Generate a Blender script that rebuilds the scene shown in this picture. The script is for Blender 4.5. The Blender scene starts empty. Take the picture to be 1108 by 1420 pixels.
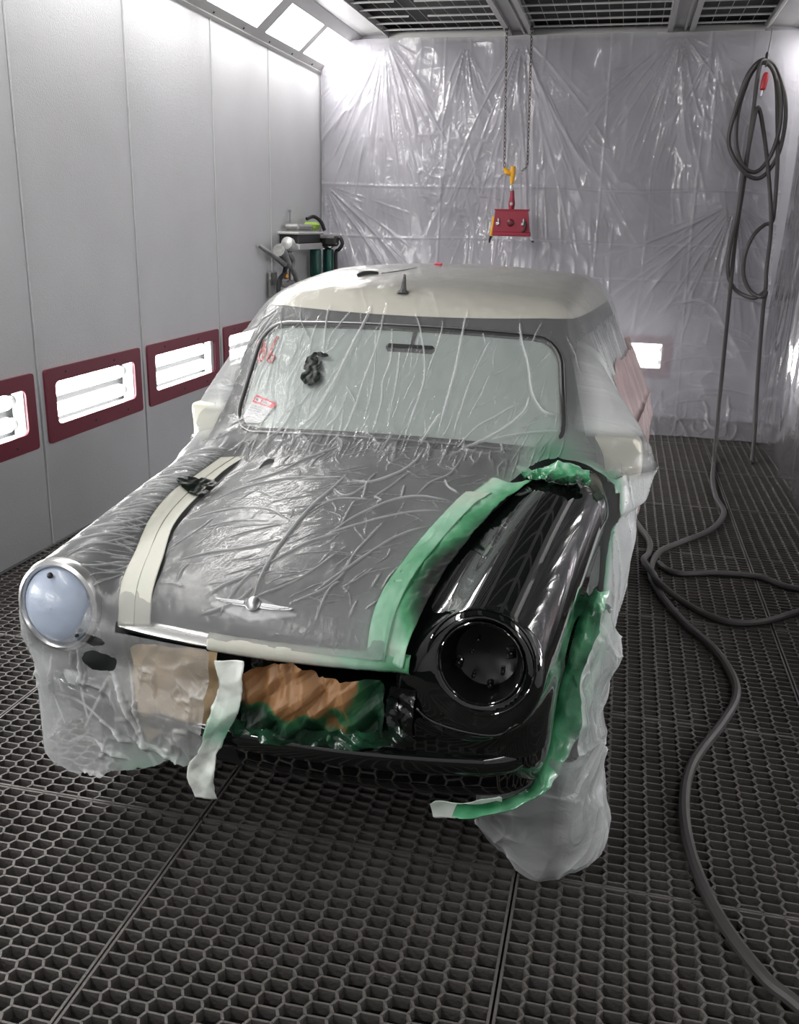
import bpy, math, random
import numpy as np
from mathutils import Matrix, Vector

# ------------------------------------------------------------------ camera, world, exposure
C = bpy.context.scene.collection
SC = bpy.context.scene
random.seed(7)
RNG = np.random.default_rng(11)
PI = math.pi

def make_camera():
    yaw, pitch, roll = 0.22382, 0.29860, 0.022595
    F = np.array([-math.sin(yaw) * math.cos(pitch), math.cos(yaw) * math.cos(pitch), -math.sin(pitch)])
    R = np.array([math.cos(yaw), math.sin(yaw), 0.0])
    U = np.cross(R, F)
    c, s = math.cos(roll), math.sin(roll)
    R2 = c * R + s * U
    U2 = -s * R + c * U
    cam = bpy.data.cameras.new('camera')
    cam.lens = 1288.72 / 1420 * 36.0
    cam.sensor_width = 36.0
    cam.sensor_fit = 'AUTO'
    cam.clip_start = 0.05
    o = bpy.data.objects.new('camera', cam)
    C.objects.link(o)
    m = Matrix(((R2[0], U2[0], -F[0], 0), (R2[1], U2[1], -F[1], 0), (R2[2], U2[2], -F[2], 1.6), (0, 0, 0, 1)))
    o.matrix_world = m
    SC.camera = o

make_camera()
SC.view_settings.view_transform = 'Standard'
SC.view_settings.look = 'None'
SC.view_settings.gamma = 1.0
SC.view_settings.use_curve_mapping = False
SC.view_settings.exposure = 0.12
SC.cycles.max_bounces = 10
SC.cycles.transparent_max_bounces = 24
SC.cycles.diffuse_bounces = 4
SC.cycles.caustics_reflective = False
SC.cycles.caustics_refractive = False

w = bpy.data.worlds.new('world')
SC.world = w
w.use_nodes = True
w.node_tree.nodes['Background'].inputs[0].default_value = (0.75, 0.8, 0.85, 1)
w.node_tree.nodes['Background'].inputs[1].default_value = 0.015
# lamp strengths: the panes of the upper light boxes and the tubes of the low wall lamps
UPPER_PANE = 27.0
FAR_PANE = 11.0           # the right-hand box, greyed by the film hung in front of it
LOW_TUBE = 30.0
RIGHT_FILL_TUBE = 60.0  # unseen right-wall lamps, added to brighten the car's right side
BACK_TUBE = 14.0
# ------------------------------------------------------------------ materials
def nt(name):
    m = bpy.data.materials.new(name)
    m.use_nodes = True
    t = m.node_tree
    for n in list(t.nodes):
        t.nodes.remove(n)
    out = t.nodes.new('ShaderNodeOutputMaterial')
    return m, t, out

def N(t, kind, **kw):
    n = t.nodes.new(kind)
    for k, v in kw.items():
        if k in ('operation', 'data_type', 'blend_type', 'attribute_name', 'distribution', 'noise_dimensions', 'feature', 'wave_type', 'bands_direction', 'use_clamp', 'clamp'):
            setattr(n, k, v)
        else:
            n.inputs[k.replace('_', ' ')].default_value = v
    return n

def col(c):
    return (c[0], c[1], c[2], 1.0)

def srgb(r, g, b):
    def f(v):
        v /= 255.0
        return v / 12.92 if v <= 0.04045 else ((v + 0.055) / 1.055) ** 2.4
    return (f(r), f(g), f(b))

def pbr(name, c, rough=0.5, metal=0.0, var=0.08, vscale=6.0, bump=0.0, bscale=40.0, coat=0.0, spec=0.5, stretch=None):
    """plain painted / metal / cloth surface with a little procedural mottling and bump"""
    m, t, out = nt(name)
    b = N(t, 'ShaderNodeBsdfPrincipled')
    b.inputs['Roughness'].default_value = rough
    b.inputs['Metallic'].default_value = metal
    b.inputs['Coat Weight'].default_value = coat
    b.inputs['Coat Roughness'].default_value = 0.03
    b.inputs['Specular IOR Level'].default_value = spec
    tc = N(t, 'ShaderNodeTexCoord')
    mp = N(t, 'ShaderNodeMapping')
    if stretch:
        mp.inputs['Scale'].default_value = stretch
    t.links.new(tc.outputs['Object'], mp.inputs[0])
    no = N(t, 'ShaderNodeTexNoise')
    no.inputs['Scale'].default_value = vscale
    no.inputs['Detail'].default_value = 4
    t.links.new(mp.outputs[0], no.inputs['Vector'])
    mx = N(t, 'ShaderNodeMix', data_type='RGBA')
    mx.inputs[6].default_value = col([v * (1 - var) for v in c])
    mx.inputs[7].default_value = col([min(1, v * (1 + var)) for v in c])
    t.links.new(no.outputs['Fac'], mx.inputs[0])
    t.links.new(mx.outputs[2], b.inputs['Base Color'])
    if bump > 0:
        n2 = N(t, 'ShaderNodeTexNoise')
        n2.inputs['Scale'].default_value = bscale
        n2.inputs['Detail'].default_value = 3
        t.links.new(mp.outputs[0], n2.inputs['Vector'])
        bp = N(t, 'ShaderNodeBump')
        bp.inputs['Strength'].default_value = bump
        bp.inputs['Distance'].default_value = 0.01
        t.links.new(n2.outputs['Fac'], bp.inputs['Height'])
        t.links.new(bp.outputs[0], b.inputs['Normal'])
    t.links.new(b.outputs[0], out.inputs[0])
    return m

def emit(name, c, s):
    m, t, out = nt(name)
    e = N(t, 'ShaderNodeEmission')
    e.inputs[0].default_value = col(c)
    e.inputs[1].default_value = s
    t.links.new(e.outputs[0], out.inputs[0])
    return m

def film_mat(name, alpha, c=(0.85, 0.87, 0.88), transl=0.45, gloss=0.55, rough=0.16, bump=0.25, bscale=9.0, stretch=(1, 1, 1), tint=(0.05, 0.33, 0.16), folds=0.55, sheer=0.0):
    """thin plastic masking film: part clear, part milky, glossy; 'fold' = doubled creases, 'over' = paint overspray"""
    m, t, out = nt(name)
    L = t.links.new
    tc = N(t, 'ShaderNodeTexCoord')
    mp = N(t, 'ShaderNodeMapping')
    mp.inputs['Scale'].default_value = stretch
    L(tc.outputs['Object'], mp.inputs[0])
    n1 = N(t, 'ShaderNodeTexNoise')
    n1.inputs['Scale'].default_value = bscale
    n1.inputs['Detail'].default_value = 5
    n1.inputs['Roughness'].default_value = 0.6
    n1.inputs['Distortion'].default_value = 1.2
    L(mp.outputs[0], n1.inputs['Vector'])
    bp = N(t, 'ShaderNodeBump')
    bp.inputs['Strength'].default_value = bump
    bp.inputs['Distance'].default_value = 0.02
    L(n1.outputs['Fac'], bp.inputs['Height'])
    fo = N(t, 'ShaderNodeAttribute', attribute_name='fold')
    ov = N(t, 'ShaderNodeAttribute', attribute_name='over')
    a1 = N(t, 'ShaderNodeMath', operation='MULTIPLY_ADD')
    a1.inputs[1].default_value = folds
    a1.inputs[2].default_value = alpha
    L(fo.outputs['Fac'], a1.inputs[0])
    a2 = N(t, 'ShaderNodeMath', operation='MULTIPLY_ADD', use_clamp=True)
    a2.inputs[1].default_value = 0.75
    L(ov.outputs['Fac'], a2.inputs[0])
    L(a1.outputs[0], a2.inputs[2])
    cm = N(t, 'ShaderNodeMix', data_type='RGBA')
    cm.inputs[6].default_value = col(c)
    cm.inputs[7].default_value = col(tint)
    L(ov.outputs['Fac'], cm.inputs[0])
    tr = N(t, 'ShaderNodeBsdfTransparent')
    di = N(t, 'ShaderNodeBsdfDiffuse')
    tl = N(t, 'ShaderNodeBsdfTranslucent')
    L(cm.outputs[2], di.inputs[0])
    L(cm.outputs[2], tl.inputs[0])
    L(bp.outputs[0], di.inputs['Normal'])
    L(bp.outputs[0], tl.inputs['Normal'])
    m1 = N(t, 'ShaderNodeMixShader')
    m1.inputs[0].default_value = transl
    L(di.outputs[0], m1.inputs[1])
    L(tl.outputs[0], m1.inputs[2])
    m2 = N(t, 'ShaderNodeMixShader')
    L(a2.outputs[0], m2.inputs[0])
    L(tr.outputs[0], m2.inputs[1])
    L(m1.outputs[0], m2.inputs[2])
    gl = N(t, 'ShaderNodeBsdfGlossy')
    gl.inputs['Roughness'].default_value = rough
    L(bp.outputs[0], gl.inputs['Normal'])
    fr = N(t, 'ShaderNodeFresnel')
    fr.inputs[0].default_value = 1.5
    L(bp.outputs[0], fr.inputs['Normal'])
    fm = N(t, 'ShaderNodeMath', operation='MULTIPLY')
    fm.inputs[1].default_value = gloss
    L(fr.outputs[0], fm.inputs[0])
    m3 = N(t, 'ShaderNodeMixShader')
    L(fm.outputs[0], m3.inputs[0])
    L(m2.outputs[0], m3.inputs[1])
    L(gl.outputs[0], m3.inputs[2])
    L(m3.outputs[0], out.inputs[0])
    return m

def spray_mat(name, c, over, rough=0.5, mid=None, bump=0.2, bscale=30.0, coat=0.0):
    """tape or paper whose 'over' attribute carries the green-black paint overspray that landed on it"""
    m, t, out = nt(name)
    L = t.links.new
    at = N(t, 'ShaderNodeAttribute', attribute_name='over')
    no = N(t, 'ShaderNodeTexNoise')
    no.inputs['Scale'].default_value = 18.0
    no.inputs['Detail'].default_value = 4
    tc = N(t, 'ShaderNodeTexCoord')
    L(tc.outputs['Object'], no.inputs['Vector'])
    ad = N(t, 'ShaderNodeMath', operation='MULTIPLY_ADD')
    ad.inputs[1].default_value = 0.14
    L(no.outputs['Fac'], ad.inputs[0])
    L(at.outputs['Fac'], ad.inputs[2])
    sb = N(t, 'ShaderNodeMath', operation='SUBTRACT', use_clamp=True)
    sb.inputs[1].default_value = 0.07
    L(ad.outputs[0], sb.inputs[0])
    cr = N(t, 'ShaderNodeValToRGB')
    e = cr.color_ramp.elements
    e[0].position = 0.0
    e[0].color = col(c)
    e[1].position = 1.0
    e[1].color = col(over)
    if mid:
        for p, cc in mid:
            q = e.new(p)
            q.color = col(cc)
    L(sb.outputs[0], cr.inputs[0])
    b = N(t, 'ShaderNodeBsdfPrincipled')
    b.inputs['Roughness'].default_value = rough
    b.inputs['Coat Weight'].default_value = coat
    L(cr.outputs[0], b.inputs['Base Color'])
    n2 = N(t, 'ShaderNodeTexNoise')
    n2.inputs['Scale'].default_value = bscale
    n2.inputs['Detail'].default_value = 4
    L(tc.outputs['Object'], n2.inputs['Vector'])
    bp = N(t, 'ShaderNodeBump')
    bp.inputs['Strength'].default_value = bump
    bp.inputs['Distance'].default_value = 0.01
    L(n2.outputs['Fac'], bp.inputs['Height'])
    L(bp.outputs[0], b.inputs['Normal'])
    L(b.outputs[0], out.inputs[0])
    return m

# ------------------------------------------------------------------ mesh helpers
def mk(name, V, F, mat=None, parent=None, smooth=True, attrs=None):
    """link one mesh object; F may be an int array (n,3)/(n,4), or a list of tuples"""
    me = bpy.data.meshes.new(name)
    V = np.asarray(V, dtype=np.float32)
    if isinstance(F, np.ndarray):
        n, k = F.shape
        me.vertices.add(len(V))
        me.vertices.foreach_set('co', V.ravel())
        me.loops.add(n * k)
        me.loops.foreach_set('vertex_index', F.astype(np.int32).ravel())
        me.polygons.add(n)
        me.polygons.foreach_set('loop_start', np.arange(0, n * k, k, dtype=np.int32))
        me.update(calc_edges=True)
        me.validate()
    else:
        me.from_pydata([tuple(v) for v in V.tolist()], [], [tuple(f) for f in F])
        me.update()
    me.polygons.foreach_set('use_smooth', np.full(len(me.polygons), bool(smooth)))
    if attrs:
        for k, a in attrs.items():
            at = me.attributes.new(k, 'FLOAT', 'POINT')
            at.data.foreach_set('value', np.asarray(a, dtype=np.float32))
    o = bpy.data.objects.new(name, me)
    C.objects.link(o)
    if mat:
        me.materials.append(mat)
    if parent:
        o.parent = parent
    return o

def tag(o, label=None, cat=None, group=None, kind=None):
    if label: o['label'] = label
    if cat: o['category'] = cat
    if group: o['group'] = group
    if kind: o['kind'] = kind
    return o

def thing(name, label, cat, loc=(0, 0, 0), group=None, rot=(0, 0, 0)):
    o = bpy.data.objects.new(name, None)
    C.objects.link(o)
    o.location = loc
    o.rotation_euler = rot
    o.empty_display_size = 0.1
    return tag(o, label, cat, group)

def flat(o, angle=35):
    """sharp edges where faces meet at a steep angle"""
    me = o.data
    try:
        me.set_sharp_from_angle(angle=math.radians(angle))
    except Exception:
        pass
    return o

class MB:
    """collects shapes into one mesh"""
    def __init__(self):
        self.V = []
        self.F = []
    def add(self, V, F):
        b = len(self.V)
        self.V += [tuple(map(float, v)) for v in V]
        self.F += [tuple(int(i) + b for i in f) for f in F]
        return self
    def box(self, c, s, rz=0.0, rx=0.0, ry=0.0, bev=0.0):
        hx, hy, hz = s[0] / 2, s[1] / 2, s[2] / 2
        if bev > 0:
            b = min(bev, hx * .95, hy * .95, hz * .95)
            P = []
            idx = {}
            for sx in (-1, 1):
                for sy in (-1, 1):
                    for sz in (-1, 1):
                        for ax in range(3):
                            q = [sx * (hx - b), sy * (hy - b), sz * (hz - b)]
                            q[ax] = (sx * hx, sy * hy, sz * hz)[ax]
                            idx[(sx, sy, sz, ax)] = len(P)
                            P.append(q)
            Fs = []
            cyc = ((-1, -1), (1, -1), (1, 1), (-1, 1))
            for ax in range(3):
                for sg in (-1, 1):
                    f = []
                    for a, bb in cyc:
                        k = [0, 0, 0]
                        k[ax] = sg
                        k[(ax + 1) % 3] = a
                        k[(ax + 2) % 3] = bb
                        f.append(idx[(k[0], k[1], k[2], ax)])
                    Fs.append(f if sg > 0 else f[::-1])
            for ax in range(3):
                u, v = (ax + 1) % 3, (ax + 2) % 3
                for a in (-1, 1):
                    for bb in (-1, 1):
                        k1 = [0, 0, 0]; k2 = [0, 0, 0]
                        k1[ax] = -1; k2[ax] = 1
                        for k in (k1, k2):
                            k[u] = a; k[v] = bb
                        Fs.append([idx[(*k1, u)], idx[(*k2, u)], idx[(*k2, v)], idx[(*k1, v)]])
            for sx in (-1, 1):
                for sy in (-1, 1):
                    for sz in (-1, 1):
                        Fs.append([idx[(sx, sy, sz, 0)], idx[(sx, sy, sz, 1)], idx[(sx, sy, sz, 2)]])
            F = Fs
        else:
            P = [[sx * hx, sy * hy, sz * hz] for sx in (-1, 1) for sy in (-1, 1) for sz in (-1, 1)]
            F = [(0, 1, 3, 2), (4, 6, 7, 5), (0, 4, 5, 1), (2, 3, 7, 6), (0, 2, 6, 4), (1, 5, 7, 3)]
        P = np.array(P, float)
        M = np.array((Matrix.Rotation(rz, 3, 'Z') @ Matrix.Rotation(ry, 3, 'Y') @ Matrix.Rotation(rx, 3, 'X')))
        P = P @ M.T + np.array(c)
        return self.add(P, F)
    def lathe(self, prof, o=(0, 0, 0), axis=(0, 0, 1), n=24, cap=True):
        """prof: list of (radius, height along axis)"""
        a = Vector(axis).normalized()
        q = a.to_track_quat('Z', 'Y').to_matrix()
        P = []
        for r, h in prof:
            for i in range(n):
                t = 2 * PI * i / n
                P.append(Vector(o) + q @ Vector((r * math.cos(t), r * math.sin(t), h)))
        F = []
        m = len(prof)
        for j in range(m - 1):
            for i in range(n):
                k = (i + 1) % n
                F.append((j * n + i, j * n + k, (j + 1) * n + k, (j + 1) * n + i))
        if cap:
            F.append(tuple(range(n))[::-1])
            F.append(tuple((m - 1) * n + i for i in range(n)))
        return self.add(P, F)
    def cyl(self, a, b, r, r2=None, n=16):
        a, b = Vector(a), Vector(b)
        d = b - a
        return self.lathe([(r, 0), (r if r2 is None else r2, d.length)], a, d, n)
    def tube(self, pts, r, n=10, closed=False, caps=True):
        V, F = tube(pts, r, n, closed, caps)
        return self.add(V, F)
    def prism(self, poly, h, o=(0, 0, 0), ex=(1, 0, 0), ey=(0, 1, 0), ez=None):
        """outline poly in the ex/ey plane pushed out by h along ez"""
        ex, ey = Vector(ex), Vector(ey)
        ez = Vector(ez) if ez else ex.cross(ey)
        n = len(poly)
        P = [Vector(o) + ex * p[0] + ey * p[1] for p in poly] + [Vector(o) + ex * p[0] + ey * p[1] + ez * h for p in poly]
        F = [tuple(range(n))[::-1], tuple(range(n, 2 * n))] + [(i, (i + 1) % n, n + (i + 1) % n, n + i) for i in range(n)]
        return self.add(P, F)
    def ring(self, outer, inner, h, o=(0, 0, 0), ex=(1, 0, 0), ey=(0, 1, 0)):
        """plate with a hole: outer and inner outlines of the same point count"""
        ex, ey = Vector(ex), Vector(ey)
        ez = ex.cross(ey)
        n = len(outer)
        P = []
        for dz in (0, h):
            for L in (outer, inner):
                P += [Vector(o) + ex * p[0] + ey * p[1] + ez * dz for p in L]
        F = []
        for i in range(n):
            k = (i + 1) % n
            F.append((2 * n + i, 2 * n + k, 3 * n + k, 3 * n + i))
            F.append((i, n + i, n + k, k))
            F.append((i, k, 2 * n + k, 2 * n + i))
            F.append((n + i, 3 * n + i, 3 * n + k, n + k))
        return self.add(P, F)
    def build(self, name, mat=None, parent=None, smooth=True, angle=35):
        o = mk(name, self.V, self.F, mat, parent, smooth)
        return flat(o, angle) if smooth else o

def catmull(P, n=8, closed=False):
    P = np.asarray(P, float)
    m = len(P)
    out = []
    for i in range(m if closed else m - 1):
        if closed:
            a, b, c, d = P[(i - 1) % m], P[i], P[(i + 1) % m], P[(i + 2) % m]
        else:
            b, c = P[i], P[i + 1]
            a = P[i - 1] if i > 0 else 2 * b - c
            d = P[i + 2] if i + 2 < m else 2 * c - b
        for k in range(n):
            t = k / n
            out.append(0.5 * (2 * b + (c - a) * t + (2 * a - 5 * b + 4 * c - d) * t * t + (3 * b - a - 3 * c + d) * t ** 3))
    if not closed:
        out.append(P[-1])
    return np.array(out)

def tube(pts, r, n=10, closed=False, caps=True):
    P = np.asarray(pts, float)
    m = len(P)
    rr = np.full(m, r) if np.isscalar(r) else np.asarray(r, float)
    if closed:
        T = np.roll(P, -1, 0) - np.roll(P, 1, 0)
    else:
        T = np.gradient(P, axis=0)
    T /= np.linalg.norm(T, axis=1)[:, None] + 1e-12
    u = np.cross(T[0], (0, 0, 1.0))
    if np.linalg.norm(u) < 0.1:
        u = np.cross(T[0], (0, 1.0, 0))
    V = []
    for i in range(m):
        u = u - T[i] * (u @ T[i])
        u /= np.linalg.norm(u) + 1e-12
        v = np.cross(T[i], u)
        for k in range(n):
            a = 2 * PI * k / n
            V.append(P[i] + rr[i] * (math.cos(a) * u + math.sin(a) * v))
    F = []
    for i in range(m if closed else m - 1):
        j = (i + 1) % m
        for k in range(n):
            l = (k + 1) % n
            F.append((i * n + k, i * n + l, j * n + l, j * n + k))
    if caps and not closed:
        F.append(tuple(range(n))[::-1])
        F.append(tuple((m - 1) * n + k for k in range(n)))
    return V, F

def rrect(x0, x1, y0, y1, r, n=6):
    out = []
    for cx, cy, a0 in ((x1 - r, y1 - r, 0), (x0 + r, y1 - r, 90), (x0 + r, y0 + r, 180), (x1 - r, y0 + r, 270)):
        for i in range(n + 1):
            a = math.radians(a0 + 90 * i / n)
            out.append((cx + r * math.cos(a), cy + r * math.sin(a)))
    return out

def grid_faces(nu, nv):
    i = np.arange((nu - 1) * (nv - 1))
    a = (i // (nv - 1)) * nv + i % (nv - 1)
    return np.stack([a, a + nv, a + nv + 1, a + 1], 1)

# ------------------------------------------------------------------ noise
def vnoise(P, seed=0):
    P = np.asarray(P, np.float64)
    I = np.floor(P).astype(np.int64)
    f = P - I
    f = f * f * (3 - 2 * f)
    def h(ix, iy, iz):
        n = (ix * 374761393 + iy * 668265263 + iz * 2147483647 + seed * 974711) & 0xffffffff
        n = ((n ^ (n >> 13)) * 1274126177) & 0xffffffff
        return ((n ^ (n >> 16)) & 0xffff) / 65535.0
    r = 0
    for dx in (0, 1):
        wx = f[:, 0] if dx else 1 - f[:, 0]
        for dy in (0, 1):
            wy = f[:, 1] if dy else 1 - f[:, 1]
            for dz in (0, 1):
                wz = f[:, 2] if dz else 1 - f[:, 2]
                r = r + wx * wy * wz * h(I[:, 0] + dx, I[:, 1] + dy, I[:, 2] + dz)
    return r * 2 - 1

def fbm(P, o=4, seed=0):
    P = np.asarray(P, float)
    s, a, r = 1.0, 1.0, 0
    for k in range(o):
        r = r + a * vnoise(P * s, seed + k)
        s *= 2.03
        a *= 0.5
    return r

def ridge(P, o=3, seed=0):
    """sharp creases: 1 on the crease, falling off fast"""
    P = np.asarray(P, float)
    s, a, r, wsum = 1.0, 1.0, 0, 0
    for k in range(o):
        r = r + a * (1 - np.abs(vnoise(P * s, seed + k))) ** 8
        wsum += a
        s *= 2.1
        a *= 0.6
    return r / wsum

def facets(P, lam, n=5, seed=0, warp_=.25):
    """crumpled sheet: flat facets meeting in sharp straight creases, about -1..1"""
    R = np.random.default_rng(seed)
    P = np.asarray(P, float)
    k = P.shape[1]
    Pn = P if k == 3 else np.concatenate([P, np.zeros((len(P), 3 - k))], 1)
    Q = P + warp_ * lam * np.stack([vnoise(Pn / lam * .6, seed + i) for i in range(k)], 1)
    h, s = 0, 0
    for i in range(n):
        d = R.normal(size=k)
        d /= np.linalg.norm(d)
        l = lam * R.uniform(.6, 1.9)
        u = Q @ d / l + R.uniform()
        w_ = l
        h = h + w_ * (np.abs(u - np.floor(u) - .5) * 4 - 1)
        s += w_ ** 2
    return h / math.sqrt(s) * .9

def seg_crease(Q, polys):
    """Q (n,2) points; polys: list of (points, half width, strength) -> summed soft ridges along the lines"""
    out = np.zeros(len(Q))
    for pts, wd, st in polys:
        pts = np.asarray(pts, float)
        R = wd * 3.2
        lo, hi = pts.min(0) - R, pts.max(0) + R
        m = np.where(((Q >= lo) & (Q <= hi)).all(1))[0]
        if len(m) == 0:
            continue
        q = Q[m]
        best = np.full(len(m), 9.0)
        tt = np.zeros(len(m))
        nseg = len(pts) - 1
        for i in range(nseg):
            a, b = pts[i], pts[i + 1]
            d = b - a
            t = np.clip(((q - a) @ d) / (d @ d + 1e-12), 0, 1)
            e = np.hypot(*(q - a - t[:, None] * d).T)
            k = e < best
            best[k] = e[k]
            tt[k] = (i + t[k]) / nseg
        taper = np.clip(np.minimum(tt, 1 - tt) * 6, 0.25, 1)
        g = np.exp(-(best / wd) ** 2) * st * taper
        out[m] = np.maximum(out[m], g)
    return out
# ------------------------------------------------------------------ the car's shape (car frame: x across, y backwards, z up)
def smin(a, b, k):
    h = np.maximum(k - np.abs(a - b), 0) / k
    return np.minimum(a, b) - h * h * k * 0.25

def smax(a, b, k):
    return -smin(-a, -b, k)

_HT = catmull([(-0.3, .735), (-.1, .752), (.05, .772), (.25, .804), (.42, .832), (.65, .878), (.88, .918), (1.1, .94), (2.0, .94), (3.3, .90)], 20)
_RT = catmull([(.6, .95), (1.0, 1.20), (1.28, 1.345), (1.55, 1.41), (2.0, 1.447), (2.4, 1.43), (2.7, 1.36), (3.1, 1.15)], 20)

def hoodz(y):
    return np.interp(y, _HT[:, 0], _HT[:, 1])

def roofz(y):
    return np.interp(y, _RT[:, 0], _RT[:, 1])

def ws_y(x, z):
    return .93 + (z - .95) * 1.03 + .13 * x * x

def d_wing(x, y, z):
    ax, ay, az, ra = .540, .19, .668, .140
    bx, by, bz, rb = .562, .90, .795, .132
    vx, vy, vz = bx - ax, by - ay, bz - az
    px, py, pz = x - ax, y - ay, z - az
    t = np.clip((px * vx + py * vy + pz * vz) / (vx * vx + vy * vy + vz * vz), -.3, 1.1)
    d = np.sqrt((px - t * vx) ** 2 + (py - t * vy) ** 2 + (pz - t * vz) ** 2) - (ra + (rb - ra) * t)
    face = (.062 - y + (z - .68) * .12) * .99
    d = smax(d, face, .035)
    return smax(d, y - .93, .05)

def side_w(y, z):
    up = np.clip((z - .55) / .4, 0, 1)
    return .682 - .045 * up * up - .02 * np.clip((.4 - z) / .2, 0, 1)

def d_lower(x, y, z, cabin=True):
    top = (z - (hoodz(y) - .17 * x * x - .55 * np.maximum(x - .36, 0) ** 2)) * .97
    front = .018 + .24 * x * x + .06 * np.clip(z - .6, 0, 1) + .45 * np.clip(.44 - z, 0, 1) - y
    rear = y - 3.0
    side = x - side_w(y, z)
    d = smax(top, front, .14)
    d = smax(d, rear, .2)
    d = smax(d, side, .10)
    return smax(d, .27 - z, .06)

def d_cabin(x, y, z, side=None):
    ws = (ws_y(x, z) - y) * .70
    if side is None:
        side = x - (.655 - (z - .93) * .235)
    roof = z - (roofz(y) - .11 * x * x)
    rear = (y - (2.78 - (z - .95) * .45)) * .9
    d = smax(side, roof, .10)
    d = smax(d, rear, .25)
    d = smax(d, ws, .05)
    return smax(d, .8 - z, .02)

def arch(x, y, z, yc, r):
    return smax(np.sqrt((y - yc) ** 2 + (z - .27) ** 2) - r, .40 - x, .02)

def sdf_outer(x, y, z):
    x = np.abs(x)
    d = smin(d_lower(x, y, z), d_wing(x, y, z), .045)
    return smin(d, d_cabin(x, y, z), .035)

def ws_outline(x, z):
    """>0 inside the windscreen opening (rounded trapezoid seen from the front)"""
    hw = .545 - (z - .96) * .10
    zc, hh, r = 1.107, .148, .070
    qx = np.abs(x) - (hw - r)
    qz = np.abs(z - zc - .014 * (1 - (x / .5) ** 2)) - (hh - r)
    return -(np.hypot(np.maximum(qx, 0), np.maximum(qz, 0)) + np.minimum(np.maximum(qx, qz), 0) - r)

def sdf_body(x, y, z):
    d = sdf_outer(x, y, z)
    xa = np.abs(x)
    # arches, grille opening, headlight bucket on the bare side, hollow cabin behind the windscreen
    d = smax(d, -arch(xa, y, z, .53, .325), .02)
    d = smax(d, -arch(xa, y, z, 2.52, .325), .02)
    g = np.maximum(np.maximum(xa - .345, np.abs(z - .545) - .085), np.abs(y - .03) - .075)
    d = smax(d, -g, .025)
    b = np.maximum(np.hypot(x - .540, z - .682) - .089, np.abs(y - .06) - .09)
    d = smax(d, -b, .018)
    b = np.maximum(np.hypot(x + .540, z - .682) - .089, np.abs(y - .06) - .04)
    d = smax(d, -b, .018)
    inner = np.maximum(d_cabin(xa, y, z) + .05, .96 - z)
    hole = np.maximum(-ws_outline(x, z), np.abs(y - ws_y(x, z)) - .12)
    return smax(d, -np.minimum(inner, hole), .008)

def film_side(x, y, z):
    """half width of the draped sheet: pushed out over the door mirrors, hanging to the floor"""
    base = np.where(z > .9, .672 - (z - .93) * .235, .690 - .035 * np.clip((.5 - y) / .3, 0, 1))
    up = np.clip((1.34 - z) / .33, 0, 1)
    dn = np.clip((z - .30) / .6, 0, 1)
    b = np.minimum(up, dn * .75 + .25) * np.exp(-((y - 1.10) / np.where(y > 1.1, .26, .10)) ** 2)
    amp = np.where(x > 0, .112, .085)
    return base + amp * b

def sdf_film(x, y, z):
    xa = np.abs(x)
    top = (z - (hoodz(y) - .17 * xa * xa - .55 * np.maximum(xa - .36, 0) ** 2)) * .97
    front = .006 + .14 * xa * xa - y + .06 * np.clip(z - .6, 0, 1) - .030 * np.clip((.56 - z) / .10, 0, 1)
    sd = film_side(x, y, z)
    d = smax(top, front, .14)
    d = smax(d, y - 3.02, .2)
    d = smax(d, xa - sd, .10)
    d = smin(d, d_wing(xa, y, z), .05)
    dc = d_cabin(xa, y, z, xa - sd)
    d = smin(d, dc, .10)
    return smax(d, .02 - z, .03)

def sdf_wheelfilm(x, y, z):
    r = np.sqrt((y - .53) ** 2 + (z - .28) ** 2)
    a = np.maximum(np.abs(x - .625) - .075, 0)
    b = np.maximum(r - .250, 0)
    d = np.hypot(a, b) - .045
    e = (np.sqrt(((x - .67) / .14) ** 2 + ((y - .47) / .22) ** 2 + ((z - .06) / .16) ** 2) - 1) * .14
    d = smin(d, e, .12)
    leg = np.hypot(x - .725, y - .68) - .035
    d = smin(d, np.maximum(leg, z - .60), .08)
    return d

def grad(f, P, e=1e-3):
    x, y, z = P.T
    g = np.stack([f(x + e, y, z) - f(x - e, y, z), f(x, y + e, z) - f(x, y - e, z), f(x, y, z + e) - f(x, y, z - e)], 1) / (2 * e)
    return g

def project(f, P, off=0.0, it=4):
    for k in range(it):
        g = grad(f, P)
        d = f(*P.T) - off
        P = P - g * (d / np.maximum((g * g).sum(1), .15))[:, None]
    return P

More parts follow.
